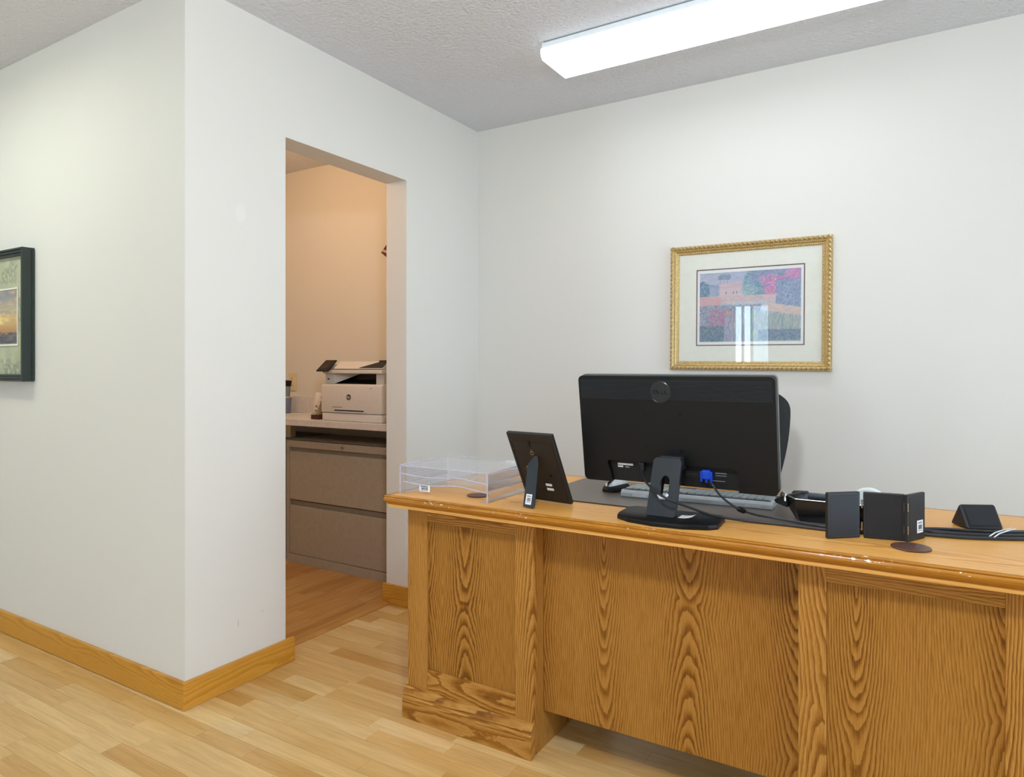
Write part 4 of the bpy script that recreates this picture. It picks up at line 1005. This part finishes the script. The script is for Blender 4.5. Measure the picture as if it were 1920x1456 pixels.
lg = obj('round_emblem', MB().lathe([(0, -0.002), (0.0155, -0.002), (0.0155, 0.002)], (-0.014, 0.0, 0.134), 32, 'y'), 'ink', fd, smooth=30)
me = text_mesh('hp', 0.024, 0.0003); me.transform(Matrix.Translation((-0.014, -0.0024, 0.1355)) @ Matrix.Rotation(PI/2, 4, 'X') @ Matrix.Shear('XZ', 4, (0.0, 0.0))); obj('emblem_letters', me, 'printer', lg)
obj('wireless_mark', B(0.146, 0.152, -0.0012, 0.001, 0.180, 0.186), 'grey_print', fd)
# output bay
obj('usb_column', B(-w2+0.010, -w2+0.075, 0.020, 0.12, 0.203, 0.262, bev=0.002), 'printer_grey', PR)
obj('usb_port', B(-w2+0.028, -w2+0.042, 0.0188, 0.022, 0.228, 0.236), 'ink', PR)
obj('right_column', B(w2-0.058, w2-0.002, 0.024, 0.12, 0.203, 0.262, bev=0.002), 'printer_grey', PR)
obj('output_bay', B(-w2+0.075, w2-0.058, 0.098, 0.102, 0.205, 0.260), 'black_matte', PR)
obj('output_tray', MB().poly([(-w2+0.075, 0.03, 0.2055), (-w2+0.075, 0.098, 0.2055), (-w2+0.075, 0.098, 0.228)], (2*w2-0.133, 0, 0)), 'black', PR)
obj('bay_cheek', MB().poly([(-w2+0.076, 0.022, 0.206), (-w2+0.076, 0.022, 0.260), (-w2+0.20, 0.097, 0.260)], (0.001, 0.002, 0)), 'printer_grey', PR)
obj('scanner_bed', B(-w2+0.004, w2, 0.004, 0.325, 0.262, 0.284, bev=0.004), 'printer', PR, smooth=30)
obj('bed_line', B(-w2+0.06, w2-0.002, 0.0035, 0.01, 0.2845, 0.2865), 'grey_print', PR)
obj('feeder_lid', MB().poly([(-w2+0.082, 0.010, 0.287), (-w2+0.082, 0.012, 0.293), (-w2+0.082, 0.062, 0.329), (-w2+0.082, 0.31, 0.329), (-w2+0.082, 0.325, 0.287)], (2*w2-0.084, 0, 0), bev=0.003), 'printer', PR, smooth=30)
obj('feeder_slot', MB().poly([(0.055, 0.0115, 0.2926), (0.218, 0.0115, 0.2926), (0.218, 0.062, 0.329), (0.180, 0.062, 0.329)], (0, -0.0016, 0.0018)), 'black_matte', PR)
obj('feeder_tray', B(0.155, w2, 0.056, 0.25, 0.325, 0.334, bev=0.002), 'black_matte', PR)
obj('panel_mount', MB().poly([(-w2+0.002, 0.006, 0.266), (-w2+0.002, 0.10, 0.266), (-w2+0.002, 0.10, 0.322), (-w2+0.002, 0.07, 0.322)], (0.085, 0, 0)), 'printer', PR)
tpn = [(-w2-0.018, -0.020, 0.272), (-w2+0.074, -0.020, 0.272), (-w2+0.072, 0.050, 0.332), (-w2-0.012, 0.050, 0.332)]
tp_ = obj('touch_panel', MB().poly(tpn, (0, -0.005, 0.006), bev=0.0018), 'black_gloss', PR)
cN = sum((Vector(p) for p in tpn), Vector())/4
obj('display', MB().poly([cN+(Vector(p)-cN)*0.55+Vector((0, -0.0052, 0.0064)) for p in tpn], (0, -0.0003, 0.0004)), 'screen_warm', tp_)

# power strip leaning on the wall side of the printer, its cord, the dark block
ps = thing('power_strip', 'white power strip standing left of the printer', 'power strip', (-3.28, 3.03, ZK), (0, 0, math.radians(20)))
obj('case', B(-0.035, 0.035, -0.012, 0.012, 0.007, 0.138, bev=0.004), 'printer', ps, smooth=30, rot=(0, math.radians(10), 0))
psc = [o for o in ps.children][0]
for x, z in ((-0.014, 0.022), (0.014, 0.022), (-0.014, 0.05), (0.014, 0.05), (0.014, 0.082), (0.014, 0.112)):
    obj('socket', B(x-0.008, x+0.008, -0.0128, -0.0118, z-0.007, z+0.007, bev=0.001, seg=1), 'grey_print', psc)
obj('cord', MB().tube(spline([(-0.03, -0.005, 0.016), (-0.06, -0.02, 0.006), (-0.14, -0.045, 0.0036), (-0.26, -0.045, 0.0036)], 8), 0.003, 8), 'printer', ps, smooth=True)
en = tag(obj('envelope', MB().poly([(-3.075, 2.80, ZK+0.0005), (-3.075, 2.99, ZK+0.0005), (-2.935, 2.99, ZK+0.20), (-2.935, 2.80, ZK+0.20)], (0.002, 0, 0)), 'ivory'), 'cream envelope leaning against the printer', 'envelope')
tag(obj('adapter_block', B(-3.02, -2.955, 2.735, 2.775, ZK+0.0005, ZK+0.026, bev=0.002), 'dark_red'), 'small dark brown adapter block at the printer foot', 'adapter')
cu = thing('desk_cup', 'smoky blue plastic cup at the left end of the counter', 'cup', (-3.545, 3.0, ZK))
obj('cup_wall', MB().lathe([(0.030, 0.0006), (0.032, 0.004), (0.038, 0.104), (0.036, 0.104), (0.030, 0.006), (0.0, 0.006)], seg=28), 'cup', cu, smooth=40)
obj('rim', MB().lathe([(0.036, 0.103), (0.039, 0.103), (0.039, 0.109), (0.036, 0.109), (0.036, 0.103)], seg=28), 'ivory', cu)
sp_ = thing('spray_bottle', 'grey marker with black cap standing in the blue cup', 'marker', (-3.535, 2.995, ZK+0.0075), (0, math.radians(6), 0))
sp_.name = 'thick_marker'
obj('barrel', MB().lathe([(0.017, 0.0), (0.017, 0.175), (0.0, 0.175)], seg=20), 'grey_steel', sp_, smooth=30)
obj('cap', MB().lathe([(0.0, 0.170), (0.019, 0.170), (0.022, 0.200), (0.020, 0.206), (0.0, 0.206)], seg=20), 'black', sp_, smooth=30)
# switch plate and wall plaque
so = thing('wall_outlet', 'ivory wall outlet plate above the counter in the copy room', 'outlet', (-3.607, YB-0.0003, 1.045))
obj('plate', B(-0.036, 0.036, -0.006, 0, -0.058, 0.058, bev=0.002), 'ivory', so)
for z in (-0.022, 0.022):
    s_ = obj('socket', B(-0.016, 0.016, -0.0075, -0.005, z-0.014, z+0.014, bev=0.001, seg=1), 'ivory', so)
    for x in (-0.006, 0.006): obj('slot', B(x-0.0012, x+0.0012, -0.0079, -0.007, z-0.003, z+0.006), 'ink', s_)
pq = thing('wall_plaque', 'dark red and pink diamond plaque on the copy room wall behind the door jamb', 'plaque', (-2.735, YB-0.0003, 1.832))
obj('diamond', MB().poly([(-0.085, 0, 0), (0, 0, -0.06), (0.085, 0, 0), (0, 0, 0.085)], (0, -0.012, 0)), 'dark_red', pq)
obj('stripe', MB().poly([(-0.074, -0.0125, 0.004), (-0.066, -0.0125, 0.018), (0.05, -0.0125, -0.02), (0.04, -0.0125, -0.032)], (0, -0.001, 0)), 'pink', pq)
